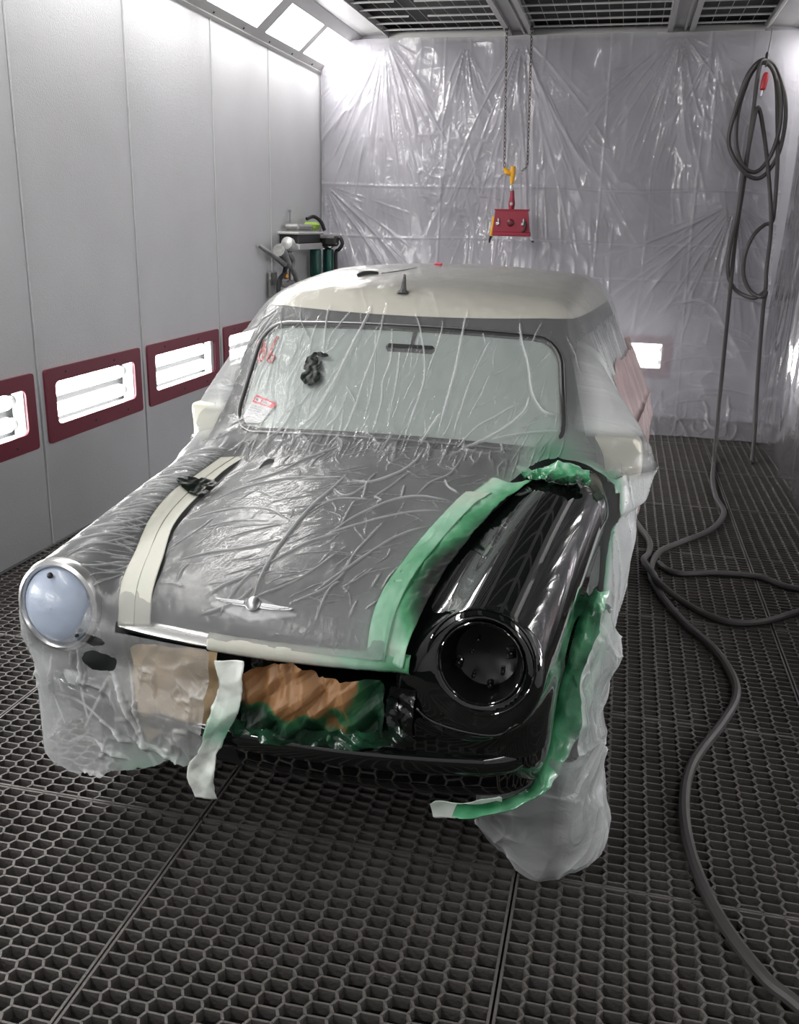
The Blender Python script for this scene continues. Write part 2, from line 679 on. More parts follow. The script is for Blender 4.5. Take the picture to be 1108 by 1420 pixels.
def nets(f, lo, hi, h, band=0.09):
    """surface nets of f=0, evaluated only near the surface"""
    lo = np.array(lo, float)
    n = np.ceil((np.array(hi) - lo) / h).astype(int) + 1
    K = 4
    nc = n // K + 2
    ax = [lo[i] + (np.arange(nc[i]) + .5) * h * K for i in range(3)]
    X, Y, Z = np.meshgrid(*ax, indexing='ij')
    near = np.abs(f(X, Y, Z)) < max(band, h * K * 1.6)
    mask = np.repeat(np.repeat(np.repeat(near, K, 0), K, 1), K, 2)
    S = np.where(np.repeat(np.repeat(np.repeat(f(X, Y, Z) > 0, K, 0), K, 1), K, 2), 1.0, -1.0).astype(np.float32)
    idx = np.argwhere(mask)
    P = lo + idx * h
    S[mask] = f(P[:, 0], P[:, 1], P[:, 2])
    neg = S < 0
    c = neg[:-1, :-1, :-1].astype(np.int8)
    tot = np.zeros_like(c)
    for a in (0, 1):
        for b in (0, 1):
            for d in (0, 1):
                tot += neg[a:neg.shape[0] - 1 + a, b:neg.shape[1] - 1 + b, d:neg.shape[2] - 1 + d]
    act = (tot > 0) & (tot < 8)
    vid = np.full(act.shape, -1, np.int64)
    cells = np.argwhere(act)
    vid[act] = np.arange(len(cells))
    V = lo + (cells + .5) * h
    F = []
    for axis in range(3):
        u, v = (axis + 1) % 3, (axis + 2) % 3
        sl0 = [slice(1, -1)] * 3
        sl0[axis] = slice(0, -1)
        sl1 = list(sl0)
        sl1[axis] = slice(1, None)
        A, B = neg[tuple(sl0)], neg[tuple(sl1)]
        e = np.argwhere(A != B)
        inside = A[tuple(e.T)]
        base = e.copy()
        base[:, u] += 1
        base[:, v] += 1
        q = []
        for du, dv in ((-1, -1), (0, -1), (0, 0), (-1, 0)):
            k = base.copy()
            k[:, u] += du
            k[:, v] += dv
            k = np.minimum(k, np.array(vid.shape) - 1)
            q.append(vid[tuple(k.T)])
        q = np.stack(q, 1)
        q[~inside] = q[~inside][:, ::-1]
        F.append(q)
    F = np.concatenate(F)
    F = F[(F >= 0).all(1)]
    return V, F

def tris(F):
    if F.shape[1] == 3:
        return F
    return np.concatenate([F[:, [0, 1, 2]], F[:, [0, 2, 3]]])

def compact(V, F, *arrs):
    used = np.unique(F)
    m = np.full(len(V), -1, np.int64)
    m[used] = np.arange(len(used))
    return (V[used], m[F]) + tuple(a[used] for a in arrs)

def clip(V, F, g, *arrs):
    """keep the part of a triangle mesh where g > 0, cut cleanly along g = 0"""
    T = tris(F)
    pos = g > 0
    cnt = pos[T].sum(1)
    keep = T[cnt == 3]
    newF = [keep]
    edges = []
    out2 = []
    for want in (1, 2):
        t = T[cnt == want]
        if len(t) == 0:
            continue
        p = pos[t]
        odd = np.argmax(p, 1) if want == 1 else np.argmin(p, 1)
        r = np.arange(len(t))
        a, b, c = t[r, odd], t[r, (odd + 1) % 3], t[r, (odd + 2) % 3]
        out2.append((want, a, b, c))
        edges += [np.stack([a, b], 1), np.stack([a, c], 1)]
    if not edges:
        return compact(V, keep, *arrs)
    E = np.concatenate(edges)
    Es = np.sort(E, 1)
    key = Es[:, 0] * (len(V) + 1) + Es[:, 1]
    uq, first, inv = np.unique(key, return_index=True, return_inverse=True)
    inv = inv.ravel()
    ea, eb = Es[first, 0], Es[first, 1]
    t = g[ea] / (g[ea] - g[eb])
    V2 = np.concatenate([V, V[ea] + (V[eb] - V[ea]) * t[:, None]])
    arr2 = [np.concatenate([x, x[ea] + (x[eb] - x[ea]) * (t[:, None] if x.ndim > 1 else t)]) for x in arrs]
    o = 0
    nb = len(V)
    for want, a, b, c in out2:
        n = len(a)
        ab = nb + inv[o:o + n]
        ac = nb + inv[o + n:o + 2 * n]
        o += 2 * n
        if want == 1:
            newF.append(np.stack([a, ab, ac], 1))
        else:
            newF.append(np.stack([ab, b, c], 1))
            newF.append(np.stack([ab, c, ac], 1))
    return compact(V2, np.concatenate(newF), *arr2)

def subdiv(V, F):
    T = tris(F)
    E = np.concatenate([T[:, [0, 1]], T[:, [1, 2]], T[:, [2, 0]]])
    Es = np.sort(E, 1)
    key = Es[:, 0] * (len(V) + 1) + Es[:, 1]
    uq, first, inv = np.unique(key, return_index=True, return_inverse=True)
    inv = inv.ravel()
    mid = (V[Es[first, 0]] + V[Es[first, 1]]) / 2
    n = len(T)
    m0, m1, m2 = (len(V) + inv[i * n:(i + 1) * n] for i in range(3))
    F2 = np.concatenate([np.stack([T[:, 0], m0, m2], 1), np.stack([T[:, 1], m1, m0], 1), np.stack([T[:, 2], m2, m1], 1), np.stack([m0, m1, m2], 1)])
    return np.concatenate([V, mid]), F2

def warp(P):
    """the photographed car leans a hair: lower body up on its left, cabin drawn to the right-hand side of the car"""
    P = np.array(P, float)
    x, y, z = P[..., 0].copy(), P[..., 1], P[..., 2]
    P[..., 2] = z + .020 * x * np.clip(z / .6, 0, 1) * np.clip((1.3 - z) / .3, 0, 1)
    s = np.interp(y, [0, .5, .95], [-.006, 0, .018])
    P[..., 0] = x + s - .055 * np.clip((z - .95) / .33, 0, 1.6) * np.clip((y - .9) / .1, 0, 1)
    return P

CAR_T = (-.766, 1.815)
CAR_A = -.082
# ------------------------------------------------------------------ the booth
XL, XR, YB, YF, ZC = -2.736, 1.52, 8.62, -2.6, 3.16
M_WALL = pbr('grey_panel_paint', (.52, .52, .535), rough=.42, var=.13, vscale=1.6, bump=.22, bscale=150)
M_WALLB = pbr('lavender_grey_panel_paint', (.47, .455, .50), rough=.45, var=.24, vscale=1.8, bump=.15, bscale=120, stretch=(.6, 1, 2.2))
M_GAP = pbr('dark_gap', (.03, .03, .032), rough=.8)
M_FRAME = pbr('maroon_paint', srgb(112, 40, 56), rough=.42, var=.12, vscale=7, bump=.05, bscale=90)
M_GREYMET = pbr('light_grey_metal', (.50, .50, .49), rough=.38, metal=.25, var=.08, vscale=5)
M_REFL = pbr('white_reflector', (.92, .92, .92), rough=.25, var=.03)
M_PANE = emit('lit_diffuser', (1, .985, .96), UPPER_PANE)
M_PANE_R = emit('dim_lit_diffuser', (1, .985, .96), FAR_PANE)
M_TUBE = emit('lit_tube', (1, .99, .97), LOW_TUBE)
M_FILTER = pbr('grey_filter_fleece', (.055, .055, .056), rough=.95, var=.6, vscale=26, bump=.6, bscale=60, stretch=(1, 5, 1))
M_ROD = pbr('pale_rod', (.52, .52, .51), rough=.45, metal=.2)
M_GRATE = pbr('grimy_steel_grating', (.120, .111, .106), rough=.55, metal=.35, var=.35, vscale=9, bump=.25, bscale=120)
M_PIT = pbr('dark_pit_floor', (.010, .010, .010), rough=.95, var=.3)

def glass_mat(name, c=(.95, .97, .97)):
    m, t, out = nt(name)
    tr = N(t, 'ShaderNodeBsdfTransparent')
    tr.inputs[0].default_value = col(c)
    gl = N(t, 'ShaderNodeBsdfGlossy')
    gl.inputs['Roughness'].default_value = .02
    fr = N(t, 'ShaderNodeFresnel')
    fr.inputs[0].default_value = 1.45
    no = N(t, 'ShaderNodeTexNoise')
    no.inputs['Scale'].default_value = 6
    bp = N(t, 'ShaderNodeBump')
    bp.inputs['Strength'].default_value = .02
    t.links.new(no.outputs['Fac'], bp.inputs['Height'])
    t.links.new(bp.outputs[0], gl.inputs['Normal'])
    mx = N(t, 'ShaderNodeMixShader')
    t.links.new(fr.outputs[0], mx.inputs[0])
    t.links.new(tr.outputs[0], mx.inputs[1])
    t.links.new(gl.outputs[0], mx.inputs[2])
    t.links.new(mx.outputs[0], out.inputs[0])
    return m

M_GLASS = glass_mat('clear_glass')

def struct(o):
    o['kind'] = 'structure'
    return o

# pit below and the bar grating people walk on
struct(MB().box(((XL + XR) / 2, (YB + YF) / 2, -.62), (XR - XL + .4, YB - YF + .4, .04)).build('floor_pit', M_PIT, smooth=False))

def grating():
    px, py, tb, dz = .0545, .0385, .0050, .030
    xs0 = -.135 - .885 * 3
    V, F = [], []
    def bars(A, B, wdt, z1, z0):
        """boxes from A to B (n,2), width wdt"""
        d = B - A
        L = np.linalg.norm(d, axis=1)[:, None]
        n = np.stack([-d[:, 1], d[:, 0]], 1) / L * (wdt / 2)
        q = [A + n, A - n, B - n, B + n]
        m = len(A)
        P = np.zeros((m, 8, 3))
        for k in range(4):
            P[:, k, :2] = q[k]
            P[:, k, 2] = z1
            P[:, 4 + k, :2] = q[k]
            P[:, 4 + k, 2] = z0
        base = sum(len(v) for v in V)
        V.append(P.reshape(-1, 3))
        i = (np.arange(m) * 8 + base)[:, None]
        for f in ((0, 1, 2, 3), (0, 3, 7, 4), (1, 5, 6, 2), (0, 4, 5, 1), (3, 2, 6, 7)):
            F.append(i + np.array(f)[None, :])
    # panel layout: seams across at x = -.135 + .885 k, along at the y values below
    xedges = [-.135 + .885 * k for k in range(-3, 3)]
    ys = [2.06 + .915 * k for k in range(-3, 8)]
    for i in range(len(xedges) - 1):
        x0, x1 = xedges[i] + .006, xedges[i + 1] - .006
        if x1 < XL or x0 > XR + .3:
            continue
        for j in range(len(ys) - 1):
            y0, y1 = ys[j] + .004, ys[j + 1] - .004
            nc = 16
            cw = (x1 - x0) / nc
            nr = int(round((y1 - y0) / py))
            rh = (y1 - y0) / nr
            z = float(RNG.uniform(-.002, .001))
            # frame of the panel
            A = np.array([(x0, y0), (x1, y0), (x0, y0), (x0, y1)])
            B = np.array([(x0, y1), (x1, y1), (x1, y0), (x1, y1)])
            bars(A, B, .0065, z, z - dz)
            # zigzag dividers between columns
            for c in range(1, nc):
                xx = x0 + cw * c
                yy = np.linspace(y0, y1, nr * 2 + 1)
                sg = np.where(np.arange(len(yy)) % 2 == 0, 1, -1) * (1 if c % 2 else -1)
                xz = xx + sg * .0050 + RNG.normal(0, .0007, len(yy))
                P = np.stack([xz, yy], 1)
                bars(P[:-1], P[1:], tb + .0012, z, z - dz)
            # cross bars, staggered from column to column
            for c in range(nc):
                o = 0 if c % 2 else .5
                yy = y0 + rh * (np.arange(nr) + (o if o else 1.0))
                yy = yy[yy < y1 - .004]
                xa, xb = x0 + cw * c, x0 + cw * (c + 1)
                jit = RNG.normal(0, .0012, len(yy))
                A = np.stack([np.full(len(yy), xa + .004), yy + jit], 1)
                B = np.stack([np.full(len(yy), xb - .004), yy + jit + RNG.normal(0, .0008, len(yy))], 1)
                bars(A, B, tb, z - .0008, z - dz)
    o = mk('floor', np.concatenate(V), np.concatenate(F), M_GRATE, smooth=False)
    return struct(o)

FLOOR = grating()
tag(FLOOR, 'dark steel bar grating floor of the spray booth', 'floor')

# left wall of upright panels with narrow gaps
SEAMS = [-2.35, -1.28, -.20, .87, 1.93, 2.95, 4.00, 5.05, 6.18, 7.22, 8.62]
LAMPS_Y = [((SEAMS[i] + SEAMS[i + 1]) / 2, SEAMS[i + 1] - SEAMS[i]) for i in range(len(SEAMS) - 2)]
LZ0, LZ1 = .515, .885

def wall_side(name, X, sgn, pierced=True):
    """panels; each panel is pierced where its low lamp sits"""
    m = MB()
    g = MB()
    for i in range(len(SEAMS) - 1):
        y0, y1 = SEAMS[i] + .0035, SEAMS[i + 1] - .0035
        xo = X - sgn * .04
        def slab(ya, yb, za, zb):
            m.box((X - sgn * .02, (ya + yb) / 2, (za + zb) / 2), (.04, yb - ya, zb - za))
        if i < len(SEAMS) - 2 and pierced and i > 0:
            yc = (SEAMS[i] + SEAMS[i + 1]) / 2
            a, b = yc - .40, yc + .40
            slab(y0, a, .0, 2.87)
            slab(b, y1, .0, 2.87)
            slab(a, b, .0, LZ0 + .085)
            slab(a, b, LZ1 - .07, 2.87)
        else:
            slab(y0, y1, 0, 2.87)
        # folded lip along the seam
        m.box((X + sgn * .003, y0 + .005, 1.435), (.006, .008, 2.87))
    o = m.build(name, M_WALL, smooth=False)
    return struct(o)

WL = wall_side('wall_left', XL, 1)
WR = wall_side('wall_right', XR, -1)
struct(MB().box((XL - .10, (YB + YF) / 2, 1.4), (.05, YB - YF, 3.6)).build('wall_left_backing', M_GAP, WL, smooth=False))
struct(MB().box((XR + .10, (YB + YF) / 2, 1.4), (.05, YB - YF, 3.6)).build('wall_right_backing', M_GAP, WR, smooth=False))
struct(MB().box(((XL + XR) / 2, YF - .03, 1.6), (XR - XL + .3, .06, 3.3)).build('wall_front', M_WALL, smooth=False))

def wall_back():
    m = MB()
    edges = [XL, -1.65, -.55, .55, XR]
    for i in range(4):
        a, b = edges[i] + .0015, edges[i + 1] - .0015
        if i == 2:      # pierced for the lamp
            m.box((( a + -.33) / 2, YB + .02, 1.6), (-.33 - a, .04, 3.2))
            m.box(((.39 + b) / 2, YB + .02, 1.6), (b - .39, .04, 3.2))
            m.box((.03, YB + .02, .20), (.72, .04, .40))
            m.box((.03, YB + .02, (.68 + 3.2) / 2), (.72, .04, 3.2 - .68))
        else:
            m.box(((a + b) / 2, YB + .02, 1.6), (b - a, .04, 3.2))
    return struct(m.build('wall_back', M_WALLB, smooth=False))
WB = wall_back()
struct(MB().box(((XL + XR) / 2, YB + .22, 1.6), (XR - XL + .3, .05, 3.3)).build('wall_back_backing', M_GAP, WB, smooth=False))
struct(MB().box((XL + .012, (YB + YF) / 2, -.01), (.024, YB - YF, .02)).build('baseboard_left', M_GAP, smooth=False))

# low wall lamps
M_TUBE_B = emit('dim_lit_tube', (1, .99, .97), BACK_TUBE)
def low_lamp(o, ex, out, label, yw, group, tube_mat=None):
    """o: centre on the wall, ex: along the wall, out: into the room"""
    t = thing('wall_lamp', label, 'lamp', o, group)
    ex, out = Vector(ex), Vector(out)
    up = Vector((0, 0, 1))
    hz = (LZ1 - LZ0) / 2
    hw = yw / 2
    zc = .0
    n = 6
    outer = rrect(-hw, hw, -hz, hz, .018, n)
    inner = rrect(-hw + .085, hw - .075, -hz + .085, hz - .07, .03, n)
    s = 1 if ex.cross(up).dot(out) > 0 else -1
    if s < 0:
        outer = [(-x, y) for x, y in outer][::-1]
        inner = [(-x, y) for x, y in inner][::-1]
    e = ex * s
    f = MB().ring(outer, inner, .012, out * .001, e, up)
    f.build('frame', M_FRAME, t)
    for a, b in ((-.3, hz - .03), (.18, hz - .035), (-.05, -hz + .04), (.3, -hz + .035)):
        MB().lathe([(.006, 0), (.006, .004)], ex * a + up * b + out * .012, out, 10).build('screw', M_GAP, t)
    # white trough behind the opening
    h = MB()
    x0, x1, z0, z1 = -hw + .075, hw - .065, -hz + .075, hz - .06
    D = .13
    P = [ex * a + up * b - out * d for d in (0.0, D) for a, b in ((x0, z0), (x1, z0), (x1, z1), (x0, z1))]
    h.add(P, [(4, 5, 6, 7), (0, 1, 5, 4), (1, 2, 6, 5), (2, 3, 7, 6), (3, 0, 4, 7)])
    h.build('reflector', M_REFL, t)
    for zz in (.055, -.052):
        tb = MB().cyl(ex * (x0 + .05) + up * zz - out * .075, ex * (x1 - .05) + up * zz - out * .075, .036, n=16).build('tube', tube_mat or M_TUBE, t)
        for xx in (x0 + .01, x1 - .05):
            MB().cyl(ex * xx + up * zz - out * .075, ex * (xx + .04) + up * zz - out * .075, .030, n=12).build('tube_cap', M_GREYMET, tb)
    gl = MB()
    P = [ex * a + up * b - out * .004 for a, b in ((x0, z0), (x1, z0), (x1, z1), (x0, z1))]
    gl.add(P, [(0, 1, 2, 3)])
    gl.build('pane', M_GLASS, t, smooth=False)
    return t

LBL = {5: 'maroon-framed wall lamp cut off by the left edge of the photo', 6: 'large maroon-framed wall lamp, second from the left edge',
       7: 'maroon-framed wall lamp just left of the car mirror', 8: 'maroon-framed wall lamp mostly hidden behind the film over the windscreen pillar'}
for i, (yc, yw) in enumerate(LAMPS_Y):
    if i in (0,):
        continue
    low_lamp((XL, yc, (LZ0 + LZ1) / 2), (0, 1, 0), (1, 0, 0), LBL.get(i, 'maroon-framed low lamp on the left wall beside the camera'), yw - .09, 'low lamps along the left wall')
M_TUBE_R = emit('right_fill_tube', (1, .99, .97), RIGHT_FILL_TUBE)
for i, (yc, yw) in enumerate(LAMPS_Y):
    if i > 3:
        low_lamp((XR, yc, (LZ0 + LZ1) / 2), (0, 1, 0), (-1, 0, 0), 'unseen maroon-framed low lamp added on the right wall behind the plastic', yw - .09, 'added low lamps along the right wall', M_TUBE_R)
low_lamp((.03, YB, .535), (1, 0, 0), (0, -1, 0), 'maroon-framed lamp low on the back wall behind clear film', .90, None, M_TUBE_B)

# light boxes sloping between the walls and the ceiling
def light_box(name, X, s, label):
    t = thing(name, label, 'light fixture', (X, 0, 2.87))
    # slope: from the wall top (0,0) inwards and up
    dx, dz = s * .335, .292
    L = math.hypot(dx, dz)
    e = Vector((dx / L, 0, dz / L))
    nrm = Vector((s * dz / L, 0, -abs(dx) / L))        # faces into the room
    ey = Vector((0, 1, 0))
    panes = [(8.52, 7.88), (7.78, 7.04), (6.87, 6.03), (5.86, 5.02), (4.85, 4.01), (3.84, 3.0), (2.83, 1.99), (1.82, .98), (.81, -.03), (-.2, -1.04), (-1.21, -2.05)]
    f = MB()
    def bar(y0, y1, u0, u1, d0=.0, d1=.03):
        P = [ey * yy + e * u + nrm * d for d in (-d1, d0) for yy, u in ((y0, u0), (y1, u0), (y1, u1), (y0, u1))]
        f.add(P, [(0, 1, 2, 3), (4, 7, 6, 5), (0, 4, 5, 1), (1, 5, 6, 2), (2, 6, 7, 3), (3, 7, 4, 0)])
    u0, u1 = .075, .352
    bar(YF, YB, -.01, u0)
    bar(YF, YB, u1, L + .01)
    bar(YF, YB, -.012, .012, .018)
    bar(YF, YB, L - .03, L + .012, .012)
    ed = [YB] + [v for p in panes for v in p] + [YF]
    for k in range(0, len(ed), 2):
        bar(ed[k + 1], ed[k], u0, u1)
    f.build('frame', M_GREYMET, t, smooth=False)
    for k, (b, a) in enumerate(panes):
        P = [ey * yy + e * u - nrm * .012 for yy, u in ((a, u0), (b, u0), (b, u1), (a, u1))]
        MB().add(P, [(0, 3, 2, 1) if s > 0 else (0, 1, 2, 3)]).build('lit_pane', M_PANE if s > 0 else M_PANE_R, t, smooth=False)
    # inner cove between the box and the ceiling
    cv = MB()
    P = []
    prof = [(L, 0.0), (L + .02, -.02)]
    a = e * L
    pts = [a, Vector((s * .40, 0, .300)), Vector((s * .56, 0, .305)), Vector((s * .585, 0, .275)), Vector((s * .60, 0, .275)), Vector((s * .60, 0, .33)), Vector((s * .36, 0, .33))]
    n = len(pts)
    for yy in (YF, YB):
        P += [p + ey * yy for p in pts]
    cv.add(P, [(i, (i + 1) % n, n + (i + 1) % n, n + i) for i in range(n)])
    cv.build('cove', M_GREYMET, t, smooth=False)
    if s > 0:
        yy = 5.2
        while yy < YB:
            for u in (.03, L - .015):
                MB().lathe([(.008, 0), (.006, .006)], ey * yy + e * u + nrm * .004, nrm, 8).build('screw', M_GAP, t)
            yy += .5
    return t

light_box('light_box', XL, 1, 'long sloping light box with bright panes along the top of the left wall')
light_box('light_box', XR, -1, 'long sloping light box with bright panes along the top of the right wall')

# ceiling: filter fields between beams
struct(MB().box(((XL + XR) / 2, (YB + YF) / 2, ZC + .10), (XR - XL + .3, YB - YF + .3, .04)).build('ceiling', M_FILTER, smooth=False))
CE = bpy.data.objects['ceiling']
fields = [(-2.13, -1.115), (-.895, .175), (.385, .90)]
rd = MB()
yy = 8.58
for (a, b) in fields:
    k = 0
    yv = 8.56 - .22
    while yv > 3.0:
        br = 0
        if a < -2 and k in (2, 4):
            br = .33
        if br:
            rd.cyl((a, yv, ZC), (a + br, yv, ZC), .008, n=6)
            rd.cyl((a + br + .15, yv, ZC), (b, yv, ZC), .008, n=6)
        else:
            rd.cyl((a, yv, ZC), (b, yv, ZC + .004), .008, n=6)
        yv -= .25
        k += 1
    xv = a + .12
    while xv < b - .05:
        rd.cyl((xv, 3.0, ZC + .03), (xv, 8.6, ZC + .03), .0022, n=5)
        xv += .10
struct(rd.build('ceiling_filter_rods', M_ROD, CE))
be = MB()
for (a, b) in ((-1.115, -.895), (.175, .385)):
    c = (a + b) / 2
    be.box((c, (YB + YF) / 2, ZC + .035), (b - a, YB - YF, .05))
    be.box((a + .02, (YB + YF) / 2, ZC - .0), (.04, YB - YF, .05))
    be.box((b - .02, (YB + YF) / 2, ZC - .0), (.04, YB - YF, .05))
    be.box((c + .03, (YB + YF) / 2, ZC + .0), (.018, YB - YF, .03))
be.box(((XL + .6 + XR - .6) / 2, YB - .03, ZC - .005), (XR - XL - 1.2, .06, .05))
be.box((-.6, YB - .02, ZC - .04), (3.3, .03, .03))
struct(be.build('trim_1', M_GREYMET, smooth=False))
# ------------------------------------------------------------------ the car
BLACK = (.0035, .0045, .0042)
M_PAINT = pbr('wet_black_paint', BLACK, rough=.035, var=.2, coat=1.0, bump=.003, bscale=40)
M_SATIN = pbr('flatted_dark_paint', (.020, .022, .023), rough=.42, var=.12, vscale=3)
M_BLACKMAT = pbr('black_rubber', (.012, .012, .012), rough=.45, var=.2)
M_CREAM = pbr('cream_paint', srgb(236, 231, 217), rough=.16, var=.02, coat=.6)
M_MIRROR = pbr('pale_cream_paint', srgb(222, 220, 205), rough=.3, var=.02)
M_CHROME = pbr('chrome', (.78, .78, .78), rough=.14, metal=1.0, var=.03)
M_STEEL = pbr('dull_steel', (.35, .35, .36), rough=.35, metal=1.0)
M_TYRE = pbr('tyre_rubber', (.022, .022, .022), rough=.75, var=.2, bump=.2)
M_INT = pbr('dark_cabin', (.012, .013, .014), rough=.8)
M_RED = pbr('red_marker', srgb(205, 70, 70), rough=.6)

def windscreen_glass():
    """green tinted glass, with a pale haze painted in for the reflected wall and film"""
    m, t, out = nt('hazed_windscreen_glass')
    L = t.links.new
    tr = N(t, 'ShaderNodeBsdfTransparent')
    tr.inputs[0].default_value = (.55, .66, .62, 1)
    di = N(t, 'ShaderNodeBsdfDiffuse')  # pale diffuse colour stands in for the bright wall mirrored in the glass
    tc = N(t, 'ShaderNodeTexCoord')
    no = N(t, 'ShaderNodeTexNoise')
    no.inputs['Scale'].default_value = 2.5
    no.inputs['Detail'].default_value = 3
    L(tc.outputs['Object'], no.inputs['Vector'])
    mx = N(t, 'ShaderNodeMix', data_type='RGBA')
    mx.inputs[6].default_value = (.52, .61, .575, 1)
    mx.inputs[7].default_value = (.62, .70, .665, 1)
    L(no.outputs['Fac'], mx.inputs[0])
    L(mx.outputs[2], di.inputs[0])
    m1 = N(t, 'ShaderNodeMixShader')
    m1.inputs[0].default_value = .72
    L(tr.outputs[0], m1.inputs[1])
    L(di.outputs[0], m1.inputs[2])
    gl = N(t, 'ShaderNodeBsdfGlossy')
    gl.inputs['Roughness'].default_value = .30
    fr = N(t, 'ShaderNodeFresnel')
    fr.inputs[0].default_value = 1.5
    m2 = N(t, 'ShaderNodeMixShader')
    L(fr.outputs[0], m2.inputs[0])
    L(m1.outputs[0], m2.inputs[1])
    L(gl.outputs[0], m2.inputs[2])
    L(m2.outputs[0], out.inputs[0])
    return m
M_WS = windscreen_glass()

def place(o):
    o.location = (CAR_T[0], CAR_T[1], 0)
    o.rotation_euler = (0, 0, CAR_A)
    return o

CAR = place(thing('car', 'small black classic car with cream roof, half wrapped in masking film', 'car'))

BV, BF = nets(sdf_body, (-.86, -.12, .15), (.86, 3.12, 1.52), .009)
BV = project(sdf_body, BV, it=5)
def painted(x, y, z):
    a = np.minimum(x - np.interp(y, [.03, .12, .5, .8, .95], [.33, .34, .37, .44, .56]), .945 - y)
    b = np.minimum(np.minimum(x + .06, .668 - z), .30 - y)
    return np.maximum(a, b)
def smooth_normals(o, f, V):
    """shading normals straight from the shape's own gradient"""
    g = grad(f, V, 2e-3)
    g /= np.linalg.norm(g, axis=1)[:, None] + 1e-9
    if len(o.data.vertices) == len(V):
        o.data.normals_split_custom_set_from_vertices([tuple(q) for q in g.tolist()])
    return o
gp = painted(*BV.T)
V, F = clip(BV, BF, gp)
smooth_normals(mk('front_wing', warp(V), F, M_PAINT, CAR), sdf_body, V)
V, F = clip(BV, BF, -gp)
smooth_normals(mk('body', warp(V), F, M_SATIN, CAR), sdf_body, V)
OV, OF = nets(sdf_outer, (-.86, -.12, .15), (.86, 3.12, 1.52), .010)
OV = project(sdf_outer, OV)
ON = grad(sdf_outer, OV)
ON /= np.linalg.norm(ON, axis=1)[:, None]

def skin(g, off=0.0, thick=0.0):
    """a panel cut out of the outer skin where g > 0, lifted by off"""
    V, F, n = clip(OV, OF, g, ON)
    n = n / np.linalg.norm(n, axis=1)[:, None]
    return V + n * off, F, n

def car_part(name, V, F, mat, parent=None, **k):
    return mk(name, warp(V), F, mat, parent or CAR, **k)

x, y, z = OV.T
# roof: everything above the gutter line
gut = np.where(y < 1.5, 1.322 - .055 * np.clip(np.abs(x) - .46, 0, 1), 1.322 - .055 * np.clip(np.abs(x) - .46, 0, 1)) + .012 * (np.abs(x) / .5) ** 2 - .018
V, F, n = skin(np.minimum(z - gut - .004, np.minimum(y - 1.29, 2.9 - y)), .004)
car_part('roof', V, F, M_CREAM)
# bonnet lid
def seam_x(y):
    return np.interp(y, [0, .05, .12, .3, .5, .66, .8, .9], [.405, .41, .40, .405, .42, .45, .50, .55])
V, F, n = skin(np.minimum(np.minimum(np.minimum(seam_x(y), np.where(x > 0, np.interp(y, [.03, .12, .5, .8, .95], [.345, .355, .385, .455, .56]), 9)) - np.abs(x), .872 - y), z - .668), .004)
car_part('bonnet', V, F, M_SATIN)
# windscreen
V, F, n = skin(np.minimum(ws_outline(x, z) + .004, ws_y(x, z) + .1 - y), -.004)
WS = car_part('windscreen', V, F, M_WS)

def ws_pt(xx, zz, off=0.0):
    xx, zz = np.asarray(xx, float), np.asarray(zz, float)
    P = np.stack([xx, ws_y(xx, zz), zz], 1)
    for k in range(5):
        P[:, 1] += sdf_outer(*P.T) * 1.3
    g = grad(sdf_outer, P)
    return P + g / np.linalg.norm(g, axis=1)[:, None] * off

def ws_loop(d, n=120):
    out = []
    for k in range(n):
        a = 2 * PI * k / n
        lo, hi = 0.0, .9
        for i in range(30):
            m = (lo + hi) / 2
            v = ws_outline(np.array([m * math.cos(a) ]), np.array([1.107 + m * math.sin(a)]))[0] - d
            if v > 0: lo = m
            else: hi = m
        out.append((lo * math.cos(a), 1.107 + lo * math.sin(a)))
    return np.array(out)
lp = ws_loop(-.004, 160)
seal = MB()
seal.tube(warp(ws_pt(lp[:, 0], lp[:, 1], -.001)), .011, 10, closed=True)
SEAL = seal.build('windscreen_seal', M_BLACKMAT, CAR)
lp2 = ws_loop(-.010, 160)
MB().tube(warp(ws_pt(lp2[:, 0], lp2[:, 1], .0055)), .0035, 8, closed=True).build('seal_filler_strip', M_STEEL, SEAL)
# red marker scribble on the glass
for pts in ([(-.535, 1.205), (-.52, 1.16), (-.505, 1.15), (-.50, 1.18), (-.515, 1.205), (-.525, 1.165), (-.508, 1.19)],
            [(-.462, 1.225), (-.475, 1.185), (-.480, 1.155), (-.465, 1.150), (-.458, 1.165), (-.472, 1.172)]):
    c = catmull(pts, 6)
    MB().tube(warp(ws_pt(c[:, 0], c[:, 1], .001)), .005, 6).build('marker_scribble', M_RED, WS)
# side and rear quarter windows
for s in (1, -1):
    for a, b in ((1.17, 1.86), (1.93, 2.50)):
        hw = (b - a) / 2
        qx = np.abs(y - (a + b) / 2 - (z - 1.12) * .22) - (hw - .05)
        qz = np.abs(z - 1.125) - .085
        g = -(np.hypot(np.maximum(qx, 0), np.maximum(qz, 0)) + np.minimum(np.maximum(qx, qz), 0) - .05)
        V, F, n = skin(np.minimum(np.minimum(g, s * x - .3), (np.abs(ON[:, 0]) - .6) * .1), .003)
        car_part('side_window', V, F, pbr('dark_side_glass', (.05, .055, .055), rough=.05, coat=1))
# cabin trim seen through the glass
def wb(pts):
    return [tuple(v) for v in warp(np.array(pts, float))]
m = MB()
m.box((0, 1.20, .955), (1.02, .34, .05), bev=.02)
m.build('dashboard', M_INT, CAR)
m = MB()
m.box((.005, 1.205, 1.20), (.17, .02, .055), bev=.012)
RVM = m.build('rear_view_mirror', M_BLACKMAT, CAR)
MB().cyl((.005, 1.21, 1.215), (.005, 1.262, 1.265), .008).build('mirror_stalk', M_BLACKMAT, RVM)

